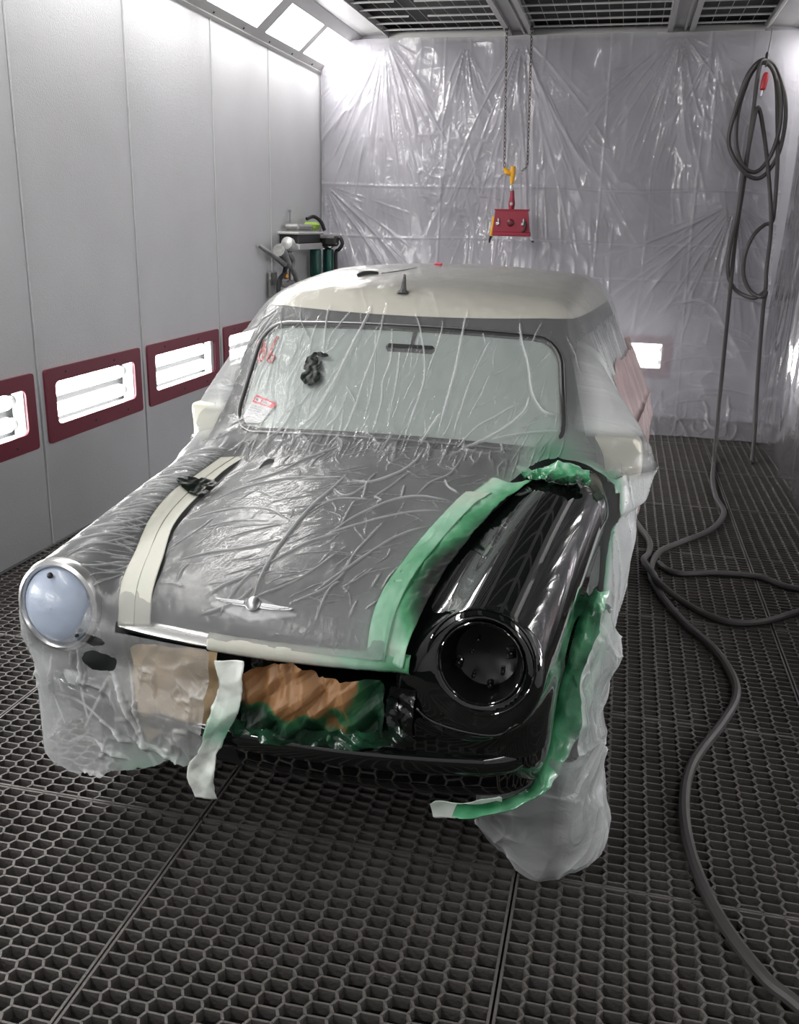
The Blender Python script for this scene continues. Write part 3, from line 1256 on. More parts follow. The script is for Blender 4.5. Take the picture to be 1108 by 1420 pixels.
# front: bumper blade, trims, lamps
def front_y(xx, zz, f=sdf_outer):
    xx, zz = np.asarray(xx, float), np.asarray(zz, float)
    P = np.stack([xx, np.full_like(xx, -.08), zz], 1)
    for k in range(80):
        P[:, 1] += np.clip(f(*P.T), -.05, .05) * .8
    return P

xs = np.linspace(-.55, .55, 61)
path = front_y(xs, np.full_like(xs, .420))
ends = []
# wrap both ends back around the corner
tail = np.array([(.590, path[-1, 1] + .022, .421), (.616, path[-1, 1] + .050, .423), (.628, path[-1, 1] + .09, .425)])
path = np.concatenate([tail[::-1] * (-1, 1, 1), path, tail])
path = catmull(path, 2)
T = np.gradient(path, axis=0)
T[:, 2] = 0
T /= np.linalg.norm(T, axis=1)[:, None]
nrm = np.stack([T[:, 1], -T[:, 0], np.zeros(len(T))], 1)
prof = [(-.005, -.032), (.010, -.032), (.018, -.026), (.022, -.014), (.023, 0), (.022, .014), (.017, .021), (.010, .023), (.007, .028), (-.005, .030)]
V = []
for p_, n_ in zip(path, nrm):
    for d, h in prof:
        V.append(p_ + n_ * d + np.array([0, 0, h]))
k = len(prof)
F = [(i * k + j, i * k + j + 1, (i + 1) * k + j + 1, (i + 1) * k + j) for i in range(len(path) - 1) for j in range(k - 1)]
F += [tuple(range(k)), tuple((len(path) - 1) * k + j for j in range(k))[::-1]]
flat(mk('bumper', warp(np.array(V)), F, M_PAINT, CAR), 50)

# pressed seam across the bare front corner
sx = np.array([.40, .43, .47, .52, .57, .60, .625, .64])
sz = np.array([.555, .535, .527, .522, .522, .530, .553, .560])
P = front_y(sx, sz)
MB().tube(warp(catmull(P, 6)), .0035, 8).build('wing_seam', M_PAINT, CAR)
P = front_y(np.array([.345, .35, .38, .43, .455, .462, .462]), np.array([.60, .52, .485, .478, .49, .52, .56]))
MB().tube(warp(catmull(P, 6)), .004, 8).build('front_panel_seam', M_PAINT, CAR)

def lamp_frame(s):
    return np.array([s * .540, .062, .682])
# bare bucket on the painted side
c = lamp_frame(1)
def ringy(c, R, r, dy, name, mat, parent, dz=0.0, tilt=.10):
    a = np.linspace(0, 2 * PI, 73)[:-1]
    P = np.stack([c[0] + R * np.cos(a), c[1] + dy - tilt * -1 * R * np.sin(a) * 1.0, c[2] + dz + R * np.sin(a)], 1)
    return MB().tube(warp(P), r, 10, closed=True).build(name, mat, parent)
BK = MB()
cc = warp(c[None])[0]
BK.lathe([(.092, .004), (.088, -.006), (.084, -.03), (.070, -.06), (.030, -.075), (.001, -.077)], cc, (0, -1, .1), 48, cap=False)
BUCKET = BK.build('headlight_bucket', pbr('black_bowl', (.004, .004, .004), rough=.3, var=.2), CAR)
ringy(c, .120, .0032, .000, 'bucket_rim', M_PAINT, BUCKET, dz=.003)
ringy(c, .092, .003, -.001, 'bucket_lip', M_PAINT, BUCKET)
for a, r, s_ in ((200, .06, .012), (245, .05, .009), (20, .062, .013), (330, .05, .010), (285, .065, .010), (110, .045, .008), (160, .03, .007)):
    q = cc + np.array([r * math.cos(math.radians(a)), .035, r * math.sin(math.radians(a))])
    MB().box(q, (s_ * 2.2, s_ * 1.6, s_), rx=a, ry=a * .7, bev=.003).lathe([(s_ * .6, 0), (s_ * .45, .012), (s_ * .2, .016)], q, (0.2, -1, .3), 10).build('adjuster_clip', M_PAINT, BUCKET)
# chrome headlight on the covered side
c = lamp_frame(-1)
cc = warp(c[None])[0]
HL = MB().lathe([(.119, .012), (.121, -.006), (.116, -.018), (.107, -.022), (.101, -.016), (.099, -.008)], cc, (0, 1, -.1), 56, cap=False).build('headlight', pbr('silvery_ring', (.62, .62, .62), rough=.28, metal=.85, var=.25, vscale=30), CAR)
M_LENS = pbr('pale_blue_headlight_lens', srgb(166, 177, 196), rough=.35, var=.10, vscale=14, bump=.15, bscale=45, coat=.15)
MB().lathe([(.101, .0), (.094, .014), (.072, .026), (.038, .034), (.001, .037)], cc + np.array([0, -.004, 0]), (0, -1, .1), 48, cap=False).build('headlight_lens', M_LENS, HL)
for a in (-35, -48, 95):
    q = cc + np.array([.085 * math.cos(math.radians(a)), -.022, .085 * math.sin(math.radians(a))])
    MB().lathe([(.008, 0), (.007, .006), (.002, .008)], q, (0, -1, .1), 12).build('lens_clip', M_BLACKMAT, HL)
# round indicator lamp below it
q = warp(front_y(np.array([-.525]), np.array([.485])))[0]
IND = MB().lathe([(.034, -.012), (.034, .008), (.029, .012)], q, (0, -1, 0), 28).build('indicator_lamp', M_CHROME, CAR)
MB().lathe([(.029, .008), (.026, .020), (.015, .028), (.001, .030)], q, (0, -1, 0), 28, cap=False).build('indicator_lens', pbr('clear_indicator_lens', (.70, .72, .74), rough=.15, coat=.8), IND)
# bright strip along the bonnet lip
xs = np.linspace(-.362, .366, 40)
P = front_y(xs, np.full_like(xs, .662))
V, F = [], []
pr = [(0, -.015), (-.012, -.014), (-.016, -.009), (-.010, .010), (-.004, .016), (.006, .017)]
for p_ in P:
    V += [p_ + np.array([0, d, h]) for d, h in pr]
k = len(pr)
F = [(i * k + j, (i + 1) * k + j, (i + 1) * k + j + 1, i * k + j + 1) for i in range(len(P) - 1) for j in range(k - 1)]
F += [tuple(range(k))[::-1], tuple((len(P) - 1) * k + j for j in range(k))]
flat(mk('bonnet_trim', warp(np.array(V)), F, pbr('pale_bright_metal', (.82, .82, .80), rough=.22, metal=.75), CAR), 40)
# winged bonnet badge standing on the nose
b = MB()
def badge_pt(u, v):
    P = np.array([(u, .066 - v * .55, .742 + v)])
    P = project(sdf_outer, P)
    g = grad(sdf_outer, P)[0]
    return P[0], g / np.linalg.norm(g)
outl = [(-.100, .012), (-.06, .012), (-.022, .014), (-.012, .022), (0, .026), (.012, .022), (.022, .014), (.06, .012), (.098, .010), (.092, -.004), (.075, -.012), (.045, -.018), (.016, -.018), (0, -.024), (-.016, -.018), (-.045, -.016), (-.075, -.008)]
Pt = [badge_pt(u, v) for u, v in outl]
m_ = len(outl)
V = [p_ + n_ * .0 for p_, n_ in Pt] + [p_ + n_ * .021 for p_, n_ in Pt]
b.add(warp(np.array(V)), [tuple(range(m_, 2 * m_))] + [(i, (i + 1) % m_, m_ + (i + 1) % m_, m_ + i) for i in range(m_)])
BADGE = b.build('bonnet_badge', pbr('pale_badge_metal', (.75, .75, .76), rough=.45, metal=.3), CAR, smooth=False)
p_, n_ = badge_pt(0, .0)
MB().lathe([(.018, .018), (.018, .024), (.014, .027), (.001, .028)], warp(p_[None])[0], n_, 24, cap=False).build('badge_roundel', M_STEEL, BADGE)
for s in (-1, 1):
    for k in range(3):
        q = [badge_pt(s * u, .008 - k * .007 - (.0 if u < .05 else .002)) for u in (.022, .045, .07 - k * .004, .088 - k * .010)]
        MB().tube(warp(np.array([a + n * .022 for a, n in q])), .0018, 6).build('badge_feather', M_STEEL, BADGE)
# door mirrors
def superbox(a, b, c, e=.32, n=40, m=20):
    sp = lambda v: math.copysign(abs(v) ** e, v)
    V, F = [], []
    for i in range(m + 1):
        ph = -PI / 2 + PI * i / m
        for j in range(n):
            th = 2 * PI * j / n
            V.append((a * sp(math.cos(ph)) * sp(math.cos(th)), b * sp(math.sin(ph)), c * sp(math.cos(ph)) * sp(math.sin(th))))
    for i in range(m):
        for j in range(n):
            F.append((i * n + j, (i + 1) * n + j, (i + 1) * n + (j + 1) % n, i * n + (j + 1) % n))
    return V, F
for s, cx_, yy, zz, k in ((1, .682, 1.085, .925, 1.0), (-1, -.670, 1.085, .955, .92)):
    mm = MB()
    mm.add(*superbox(.085 * k, .040, .072 * k))
    Vt = np.array(mm.V) + np.array([cx_, yy, zz])
    o = mk('door_mirror', warp(Vt), mm.F, M_MIRROR, CAR, smooth=True)
    MB().tube(warp(np.array([(s * .60, yy + .03, .955), (s * .66, yy + .02, .955), (cx_ - s * .04, yy, .955)])), .013, 10).build('mirror_arm', M_BLACKMAT, o)
# aerial on the roof
pb = warp(np.array([[-.03, 1.39, roofz(1.39) - .0005]]))[0]
AE = MB().lathe([(.020, -.004), (.019, .004), (.012, .010), (.008, .035), (.005, .058), (.002, .064)], pb, (0, .25, 1), 18).build('roof_aerial', pbr('dark_crinkled_rubber', (.09, .09, .09), rough=.5, bump=.8, bscale=160, var=.6, vscale=60), CAR)
# wheels
def wheel(s, yc):
    t_ = MB()
    c0 = np.array((s * .57, yc, .262))
    t_.lathe([(.150, -.06), (.20, -.075), (.245, -.072), (.258, -.055), (.262, 0), (.258, .055), (.245, .072), (.20, .075), (.150, .06)], c0, (1, 0, 0), 48, cap=False)
    tt = t_.build('wheel', M_TYRE, CAR)
    MB().lathe([(.155, -.06), (.15, .0), (.152, .055), (.11, .045), (.09, .02), (.03, .03), (.001, .03)], c0, (s, 0, 0), 40, cap=False).build('rim', M_STEEL, tt)
for s in (1, -1):
    for yc in (.53, 2.52):
        wheel(s, yc)
CR_HOOD = [(1.6, [(-.044, .724), (-.044, .636), (-.057, .494), (-.049, .316), (-.034, .201), (-.008, .068)]), (1, [(-.032, .196), (-.005, .264), (.025, .332), (.088, .41)]), (1, [(-.298, .172), (-.194, .235), (-.126, .263), (-.054, .326)]), (.8, [(-.39, .426), (-.321, .466), (-.244, .493), (-.16, .481), (-.083, .426)]), (1, [(-.124, .062), (-.097, .093), (-.058, .13), (-.03, .192)]), (.8, [(-.008, .068), (.047, .11), (.079, .164), (.12, .328)]), (1, [(.089, .07), (.139, .112), (.16, .171), (.164, .217)]), (1, [(-.373, .547), (-.322, .615), (-.252, .663), (-.172, .691), (-.056, .69)]), (1, [(-.343, .653), (-.267, .715), (-.217, .811), (-.114, .89)]), (.7, [(-.34, .239), (-.321, .345), (-.309, .444)]), (.6, [(-.311, .367), (-.236, .412), (-.141, .419)]), (.6, [(-.206, .316), (-.156, .364), (-.101, .402)]), (1, [(-.134, .032), (-.081, .043), (-.038, .063), (-.021, .095)]), (.9, [(-.172, .678), (-.036, .706)]), (.9, [(-.032, .196), (-.054, .124), (-.068, .055), (-.077, .034)]), (.8, [(-.27, .091), (-.224, .089), (-.201, .081)]), (.7, [(-.228, .098), (-.236, .142), (-.234, .169)]), (.9, [(.034, .345), (.08, .418), (.146, .487), (.22, .553), (.319, .596)]), (1.2, [(.05, .379), (.081, .48), (.12, .553), (.166, .616), (.219, .646), (.323, .648)]), (.9, [(-.041, .518), (.001, .569), (.095, .59)]), (1.2, [(.132, .116), (.161, .216), (.198, .344), (.229, .424), (.302, .522)]), (.9, [(.161, .216), (.154, .319), (.166, .473)]), (1, [(.16, .052), (.159, .134), (.171, .167)]), (1.6, [(-.009, .698), (.042, .683), (.101, .762), (.13, .838), (.134, .893)]), (1, [(.062, .593), (.037, .695), (.04, .759)]), (1, [(.091, .601), (.111, .676), (.132, .784)]), (.9, [(.164, .621), (.146, .699)]), (1, [(.198, .644), (.211, .733), (.239, .781), (.251, .813), (.26, .893)]), (.9, [(.242, .77), (.266, .729), (.308, .699)]), (1.2, [(-.055, .647), (-.002, .591), (.028, .608), (.037, .682), (-.052, .666)]), (.9, [(.274, .171), (.272, .23), (.282, .294)]), (.6, [(.25, .163), (.247, .229)]), (.6, [(.187, .149), (.205, .187), (.226, .253)]), (.6, [(.263, .093), (.28, .119)]), (.6, [(.233, .068), (.234, .111)]), (.9, [(.087, .611), (.119, .586), (.108, .572)]), (.7, [(.066, .414), (.049, .546), (.05, .568)]), (1, [(-.473, .488), (-.51, .414), (-.543, .369), (-.587, .341)]), (1.2, [(-.465, .393), (-.508, .298), (-.542, .265), (-.605, .237)]), (1, [(-.459, .351), (-.489, .281), (-.533, .206), (-.607, .173)]), (1, [(-.451, .288), (-.49, .199), (-.52, .16), (-.54, .091)]), (1, [(-.501, .61), (-.537, .593), (-.588, .568)]), (.8, [(-.483, .553), (-.527, .509), (-.581, .492)]), (.8, [(-.532, .661), (-.602, .624)]), (1.3, [(-.412, .172), (-.461, .1), (-.495, .08)]), (.8, [(-.501, .467), (-.51, .467), (-.557, .436)])]
CR_WS = [(2.2, [(-.131, 1.335), (-.134, 1.301), (-.167, 1.22), (-.194, 1.141), (-.223, 1.074), (-.254, 1.021), (-.299, .976)]), (1.2, [(-.075, 1.346), (-.079, 1.229), (-.105, 1.12), (-.117, 1.05), (-.14, .977)]), (1, [(-.037, 1.268), (-.025, 1.181), (-.04, 1.118), (-.033, 1.059), (-.046, .987)]), (1, [(.003, 1.201), (.006, 1.13), (.002, 1.043), (.001, 1.002)]), (1.4, [(-.28, 1.328), (-.281, 1.279), (-.268, 1.182)]), (.8, [(-.314, 1.292), (-.322, 1.23), (-.32, 1.18), (-.318, 1.086), (-.306, 1.065)]), (.8, [(-.391, 1.303), (-.375, 1.27), (-.332, 1.225)]), (1, [(-.191, 1.322), (-.227, 1.277), (-.252, 1.239), (-.259, 1.197)]), (.7, [(-.469, 1.313), (-.455, 1.266), (-.443, 1.224), (-.452, 1.172), (-.458, 1.055)]), (.6, [(-.388, 1.144), (-.372, 1.195), (-.385, 1.218)]), (.7, [(-.212, .981), (-.175, 1.017), (-.156, 1.078)]), (.7, [(-.096, 1.284), (-.072, 1.117), (-.082, 1.014)]), (.7, [(-.16, 1.095), (-.117, 1.05)]), (1, [(.085, 1.065), (.077, 1.031), (.062, .989)]), (1.4, [(-.398, .926), (-.358, .98), (-.325, 1.051)]), (1.2, [(-.376, .94), (-.342, 1.007), (-.333, 1.059)]), (.7, [(-.505, 1.066), (-.494, 1.129), (-.462, 1.186)]), (.6, [(-.287, 1.079), (-.311, 1.043), (-.371, 1.005)]), (1.2, [(.035, 1.319), (.057, 1.279), (.084, 1.206), (.098, 1.134), (.088, 1.078), (.076, 1.036), (.063, .991)]), (1.1, [(.133, 1.313), (.131, 1.252), (.11, 1.168), (.106, 1.154)]), (1.8, [(.21, 1.331), (.203, 1.26), (.195, 1.158), (.18, 1.073), (.164, .991)]), (1, [(.308, 1.275), (.277, 1.204), (.248, 1.131), (.23, 1.061), (.212, .993)]), (1.7, [(.384, 1.328), (.397, 1.258), (.425, 1.186), (.441, 1.116), (.465, 1.075), (.493, 1.054), (.538, 1.051)]), (2, [(.439, 1.111), (.425, 1.06), (.378, 1.018), (.308, .98), (.222, .942)]), (1.2, [(.418, 1.087), (.344, 1.043), (.275, 1.005), (.226, .947)]), (.6, [(.314, 1.167), (.289, 1.105), (.251, 1.026)]), (2.2, [(.173, 1.049), (.136, .999), (.118, .954)]), (1, [(.546, 1.011), (.466, 1.004), (.38, .992), (.308, .976)]), (.9, [(.36, .974), (.373, .953)]), (.8, [(.462, 1.315), (.439, 1.27), (.431, 1.245)]), (.8, [(.496, 1.228), (.457, 1.187)]), (.8, [(.269, 1.273), (.284, 1.239)]), (.5, [(.398, 1.073), (.364, 1.053), (.327, 1.007)])]
CR_NOSE = [(2.2, [(-0.416, 0.616), (-0.377, 0.545), (-0.313, 0.449), (-0.259, 0.35), (-0.211, 0.289), (-0.168, 0.267)]), (1.4, [(-0.576, 0.45), (-0.469, 0.449), (-0.389, 0.404), (-0.299, 0.351)]), (1.4, [(-0.56, 0.287), (-0.457, 0.35), (-0.374, 0.326), (-0.291, 0.318)]), (1.2, [(-0.475, 0.606), (-0.461, 0.491), (-0.437, 0.374)]), (1.2, [(-0.332, 0.601), (-0.284, 0.425), (-0.269, 0.348)]), (1.0, [(-0.563, 0.572), (-0.554, 0.454), (-0.511, 0.339)]), (1.0, [(-0.379, 0.516), (-0.429, 0.427), (-0.467, 0.358)])]
# ------------------------------------------------------------------ masking film over the car
def rand_creases():
    h, w_ = [], []
    R = np.random.default_rng(5)
    for k in range(120):            # bonnet: mostly running across and slightly forwards
        p = np.array([R.uniform(-.36, .33), R.uniform(.08, .88)])
        a = R.normal(.95 if p[1] < .5 else .35, .45)
        L = R.uniform(.04, .16)
        pts = [p.copy()]
        for i in range(5):
            a += R.normal(0, .22)
            p = p + np.array([math.cos(a), math.sin(a)]) * L / 5
            pts.append(p.copy())
        h.append((R.uniform(.05, .34), pts))
    for k in range(90):             # covered wing: short puckers fanning out from the tape
        yy = R.uniform(.12, .84)
        x0 = -np.interp(yy, [.05, .15, .34, .5, .8], [.36, .39, .46, .49, .49]) - .004
        L = R.uniform(.03, .15)
        a = R.normal(PI + .5, .2)
        p = np.array([x0, yy])
        pts = [p.copy()]
        for i in range(4):
            a += R.normal(0, .1)
            p = p + np.array([math.cos(a), math.sin(a)]) * L / 4
            pts.append(p.copy())
        h.append((R.uniform(.4, 1.0), pts))
    for k in range(26):             # where the film is bunched at the foot of the windscreen
        p = np.array([R.uniform(-.5, .42), R.uniform(.82, .90)])
        a = R.normal(-PI / 2, .6)
        L = R.uniform(.03, .10)
        pts = [p, p + np.array([math.cos(a), math.sin(a)]) * L * .5, p + np.array([math.cos(a + .3), math.sin(a + .3)]) * L]
        h.append((R.uniform(.15, .6), pts))
    for k in range(130):            # windscreen: hanging creases leaning to one side
        p = np.array([R.uniform(-.55, .55), R.uniform(.98, 1.32)])
        a = -PI / 2 - R.normal(.38, .22)
        L = R.uniform(.04, .16)
        pts = [p.copy()]
        for i in range(5):
            a += R.normal(0, .18)
            p = p + np.array([math.cos(a), math.sin(a)]) * L / 5
            pts.append(p.copy())
        w_.append((R.uniform(.10, .42), pts))
    return h, w_

def to_polys(lst, wd=.0033):
    return [(catmull(p, 5) if len(p) > 2 else np.array(p, float), wd * (.45 + .45 * s), min(1.0, .25 + .50 * s)) for s, p in lst]

RH, RW = rand_creases()
POLY_H = to_polys(CR_HOOD) + to_polys(RH, .0024)
POLY_W = to_polys(CR_WS) + to_polys(RW, .0024)

def tape_x(y):
    return np.interp(y, [.03, .08, .16, .30, .48, .66, .80, .87, .92], [.325, .33, .332, .332, .345, .375, .415, .45, .52])

FV, FF = nets(sdf_film, (-1.05, -.14, .05), (1.05, 2.6, 1.56), .0085)
FV = project(sdf_film, FV, .006)
x, y, z = FV.T
nz = fbm(FV * 6, 3, 3)
nz2 = fbm(FV * 22, 3, 8)
front = y < .25
g_side = np.maximum(tape_x(y) - x, y - np.where(z > .86, .905, .945) - .006 * nz2)
g_front = np.maximum(np.maximum(-.105 + .012 * nz - x, z - .672), y - .25)
g_front = np.minimum(g_front, np.maximum(np.maximum(np.abs(z - .660) - .013, -.360 - x), y - .12))
hem = np.where(x < 0, np.where(y < .3, .235 + .015 * nz + np.clip((x + .42) / .2, 0, 1) * .10, .12), np.interp(y, [.9, 1.3, 1.8], [.36, .42, .50]))
g_hem = z - hem - .012 * nz2
g_rear = np.where((x > .3) & (z < 1.02), 1.62 + .25 * (z - .9) - y + .02 * nz, 2.35 - y)
def hole(c, r):
    q = (FV - np.array(c)) / np.array(r)
    return (np.sqrt((q ** 2).sum(1)) - 1 - .28 * nz2 - .2 * nz) * min(r)
g_holes = np.minimum.reduce([hole((-.405, .045, .565), (.062, .10, .030)), hole((-.43, .045, .615), (.055, .10, .016)), hole((-.33, .78, .89), (.02, .035, .03))])
g = np.minimum.reduce([g_side, g_front, g_hem, g_rear, g_holes])
FV, FF = clip(FV, FF, g)
# the creased bonnet and windscreen get the finer mesh
def fine_zone(P):
    return np.minimum(np.minimum(P[:, 2] - .60, 1.42 - P[:, 1]), .62 - np.abs(P[:, 0]))
gz = fine_zone(FV)
A, AF = clip(FV, FF, gz)
B, BF_ = clip(FV, FF, -gz)
A, AF = subdiv(*subdiv(A, AF))
B, BF_ = subdiv(B, BF_)
FV, FF = np.concatenate([A, B]), np.concatenate([AF, BF_ + len(A)])
FN = grad(sdf_film, FV)
FN /= np.linalg.norm(FN, axis=1)[:, None] + 1e-9
x, y, z = FV.T
up = (FN[:, 2] > .25) & (y < .93) & (z > .6)
wsz = (y > .86) & (FN[:, 1] < -.25) & (z > .93)
cr = np.zeros(len(FV))
cr[up] = seg_crease(FV[up][:, :2], POLY_H)
cr[wsz] = np.maximum(cr[wsz], seg_crease(FV[wsz][:, [0, 2]], POLY_W))
# the rest of the sheet: hanging folds on the sides, crumple at the nose, soft creases on the roof
side = np.clip((np.abs(x) - np.where((x < 0) & (y < .95), .60, .55)) * 10, 0, 1) * np.clip((1.32 - z) * 8, 0, 1)
lowfront = np.clip((.62 - z) * 12, 0, 1) * (y < .35)
Pside = np.stack([y * 9 + z * 2.5, z * 1.6, np.sign(x) * 3], 1)
r_side = ridge(Pside, 3, 21)
r_crum = ridge(FV * np.array([9, 9, 7]), 3, 31)
r_fine = ridge(FV * np.array([26, 26, 20]), 2, 41)
roofz_ = np.clip((z - 1.30) * 20, 0, 1)
r_roof = ridge(np.stack([x * 5 + y * 2.2, y * 4.5 - x, z], 1), 3, 51)
lowf = fbm(np.stack([x * 3.5 + y * 2, y * 3 - x, z * 3], 1), 3, 301)
fold = np.maximum(cr, np.clip(.10 + .13 * lowf, -.05, .5))
fold = np.maximum(fold, side * (r_side * .40 + np.where(x > 0, .85, np.where(y < .4, .60, .42))))
fold = np.maximum(fold, lowfront * (r_crum ** 2 * .8 + .20 + .25 * np.clip((.45 - z) * 6, 0, 1) + .25 * np.clip((-.5 - x) * 8, 0, 1)))
fold = np.maximum(fold, roofz_ * (r_roof ** 2 * .5 - .26))
fold = np.where((z > .5) & (roofz_ < .5), np.maximum(fold, r_fine ** 3 * .16), fold)
nose = lowfront * seg_crease(FV[:, [0, 2]], [(catmull(p, 6), .0036 * s_, .95) for s_, p in CR_NOSE])
fold = np.maximum(fold, nose)
# film is clearer over the lamp, milkier along the far wing's outer edge
lamp = np.exp(-((np.hypot(x + .54, z - .682) / .112) ** 6)) * (y < .25)
lamp2 = np.exp(-((np.hypot(x + .52, z - .48) / .05) ** 4)) * (y < .2)
mir = np.exp(-(((y - 1.06) / .16) ** 6 + ((z - .945) / .062) ** 6)) * (np.abs(x) > .56)
fold = fold * (1 - .75 * lamp) * (1 - .6 * lamp2) * (1 - .95 * mir) - .03 * lamp - .30 * mir - .07 * up * np.exp(-((x + .49) / .08) ** 2) - .09 * up * np.exp(-((y - .10) / .13) ** 2)
wide = (y > .90) & (z > .95) & (FN[:, 1] < -.12) & (np.abs(x) < .625 - (z - .93) * .235)
fold = fold - .20 * wide
bdg = np.clip((.020 * (1 - np.abs(x) / .115) + .004 - np.abs(z - .744)) / .006, 0, 1) * (np.abs(x) < .11) * (y < .15)
fold = np.maximum(fold, bdg * .75)
outer = np.clip((-.585 - x) * 14, 0, 1) * (z > .66) * (y < .95)
fold = np.maximum(fold, outer * .55)
h = cr * .0085 * np.where(up | wsz, 1, 0)
h = h + side * (r_side - .4) * np.where((x < 0) & (y < 1.0), .006, .020) + side * nz[:1].mean() * 0
h = h + nose * .012 + lowfront * facets(FV, .12, 6, 402) * .007 + side * np.where((x < 0) & (y < 1.0), 0, 1) * facets(FV, .25, 5, 403) * .007
h = h + lowfront * ((r_crum - .4) * .030 + fbm(FV * 5, 2, 61) * .016)
h = h + roofz_ * r_roof ** 2 * .004
h = h + r_fine * .0007 + .0015 * fbm(FV * 14, 2, 71)
h = h * (1 - .6 * lamp)
bunch = np.exp(-((y - .89) / .05) ** 2) * (z < 1.0) * (np.abs(x) < .56)
rb = ridge(np.stack([x * 22, y * 5, z * 5], 1), 2, 81)
h = h + bunch * rb * .014
fold = np.maximum(fold, bunch * rb ** 2 * .6)
# the film lies tight and clear over the paper slip
slip = np.exp(-((x + .47) / .085) ** 4 - ((z - 1.012) / .062) ** 4) * (y > .9)
fold = fold * (1 - .8 * slip) - .10 * slip
h = h * (1 - .7 * slip)
FV = FV + FN * np.maximum(h, -.004)[:, None]
# overspray that drifted on to the film beside the bare wing
dt = np.clip(tape_x(y) - x, 0, 1)
over = np.exp(-(dt / .05) ** 1.5) * .55 * up
over = np.maximum(over, np.exp(-(np.hypot(x - .52, y - .93) / .10) ** 2) * .8 * (x > .2))
over = np.maximum(over, np.exp(-((np.clip(y - .945, 0, 1)) / .035) ** 2) * (x > .5) * (z < .92) * .75)
over = np.maximum(over, lowfront * np.clip((.40 - z) * 9, 0, 1) * np.clip((x + .40) * 9, 0, 1) * .62)
M_FILM = film_mat('masking_film', .19, bump=.22, bscale=13, folds=.78, gloss=.70, rough=.20)
fo = mk('masking_film_sheet', warp(FV), FF, M_FILM, None, True, {'fold': fold, 'over': over})
tag(place(fo), 'wrinkled clear plastic masking film draped over bonnet, windscreen, roof and sides of the car', 'plastic film')

# second sheet, tinged pink, over the rear side
PV, PF = nets(lambda a, b, c: sdf_film(a, b, c), (.3, 1.5, .2), (1.05, 3.1, 1.4), .011)
PV = project(sdf_film, PV, .014)
x, y, z = PV.T
nz = fbm(PV * 6, 3, 13)
g = np.minimum.reduce([x - .45, y - 1.50 - .25 * (z - .9) + .02 * nz, 1.12 + .03 * nz - z, z - .33 - .04 * nz, 2.95 - y])
PV, PF = clip(PV, PF, g)
n = grad(sdf_film, PV)
n /= np.linalg.norm(n, axis=1)[:, None]
rs = ridge(np.stack([PV[:, 1] * 7 + PV[:, 2] * 2, PV[:, 2] * 2, PV[:, 0]], 1), 3, 91)
bulge = .004 * np.exp(-((PV[:, 2] - .72) / .25) ** 2)
PV = PV + n * (bulge + (rs - .4) * .006)[:, None]
M_PINK = film_mat('pink_tinged_film', .75, c=srgb(232, 205, 205), folds=.5, bump=.3)
po = mk('rear_masking_film', warp(PV), PF, M_PINK, None, True, {'fold': rs, 'over': rs * 0})
tag(place(po), 'pink-tinged plastic film hanging down the rear side of the car, behind the mirror', 'plastic film')

# film bag around the wheel under the bare wing
WV, WF = nets(sdf_wheelfilm, (.35, -.05, -.12), (1.0, 1.1, .80), .008)
WV = project(sdf_wheelfilm, WV, 0.0)
x, y, z = WV.T
d_out = sdf_outer(x, y, z)
g = np.minimum.reduce([x - .50, d_out - .002 + np.where(z < .30, .1, 0), z - .010, .92 - y, np.maximum(.34 - z, d_out - .01) ])
g = np.minimum.reduce([x - .50 , z - .012, np.where(z > .30, d_out - .003, .05), y - .10])
keep = np.maximum(.37 + .03 * fbm(WV * 9, 2, 77) - z, np.minimum(x - .735, .60 - z))
g = np.minimum(g, keep)
WV, WF = clip(WV, WF, g)
WV, WF = subdiv(*subdiv(WV, WF))
n = grad(sdf_wheelfilm, WV)
n /= np.linalg.norm(n, axis=1)[:, None]
x, y, z = WV.T
a = np.arctan2(z - .28, y - .53)
r1 = ridge(np.stack([a * 1.6, x * 3, z * 2], 1), 2, 101)
r2 = ridge(WV * 5.5, 2, 111)
r3 = ridge(WV * np.array([7, 7, 5]) + .4 * r2[:, None], 2, 115) ** 3
d_out = sdf_outer(x, y, z)
near = np.clip(1 - np.abs(d_out) / .17, 0, 1)
low = np.clip((.22 - z) * 7, 0, 1)
WV = WV + n * ((r1 - .4) * .016 + (r2 - .4) * .008 * (.4 + low) + facets(WV, .13, 6, 401) * .012 + fbm(WV * 4, 2, 121) * .016 + r3 * .008)[:, None]
WV[:, 2] = np.maximum(WV[:, 2], .006)
over = np.clip(.9 * near - .30 + .2 * fbm(WV * 14, 3, 131), 0, 1) * np.clip((z - .20) * 6, 0, 1)
fold = np.maximum(np.maximum(r2 ** 2 * .6, r1 ** 2 * .6), r3 * 1.1) + np.clip((.15 - z) * 9, 0, 1) * .38 + np.clip((x - .70) * 9, 0, .25)
M_WFILM = film_mat('wheel_film', .26, folds=.8, bump=.35, bscale=14, tint=(.022, .17, .085))
wo = mk('wheel_masking_film', warp(WV), WF, M_WFILM, None, True, {'fold': fold, 'over': over})
tag(place(wo), 'clear plastic film bagged around the front wheel below the bare black wing, green where painted', 'plastic film')
# ------------------------------------------------------------------ tape, paper and scraps on the car
TAPE_C = srgb(192, 191, 180)
M_TAPE = spray_mat('paper_masking_tape', TAPE_C, srgb(8, 14, 11), rough=.55, bump=.12, bscale=50,
                   mid=[(.22, srgb(150, 192, 168)), (.45, srgb(70, 140, 98)), (.70, srgb(28, 78, 50))])
M_FILMTAPE = spray_mat('crinkled_film_tape', srgb(176, 205, 190), srgb(8, 20, 14), rough=.22, bump=.5, bscale=34, coat=.4,
                       mid=[(.35, srgb(88, 160, 118)), (.7, srgb(30, 92, 58))])

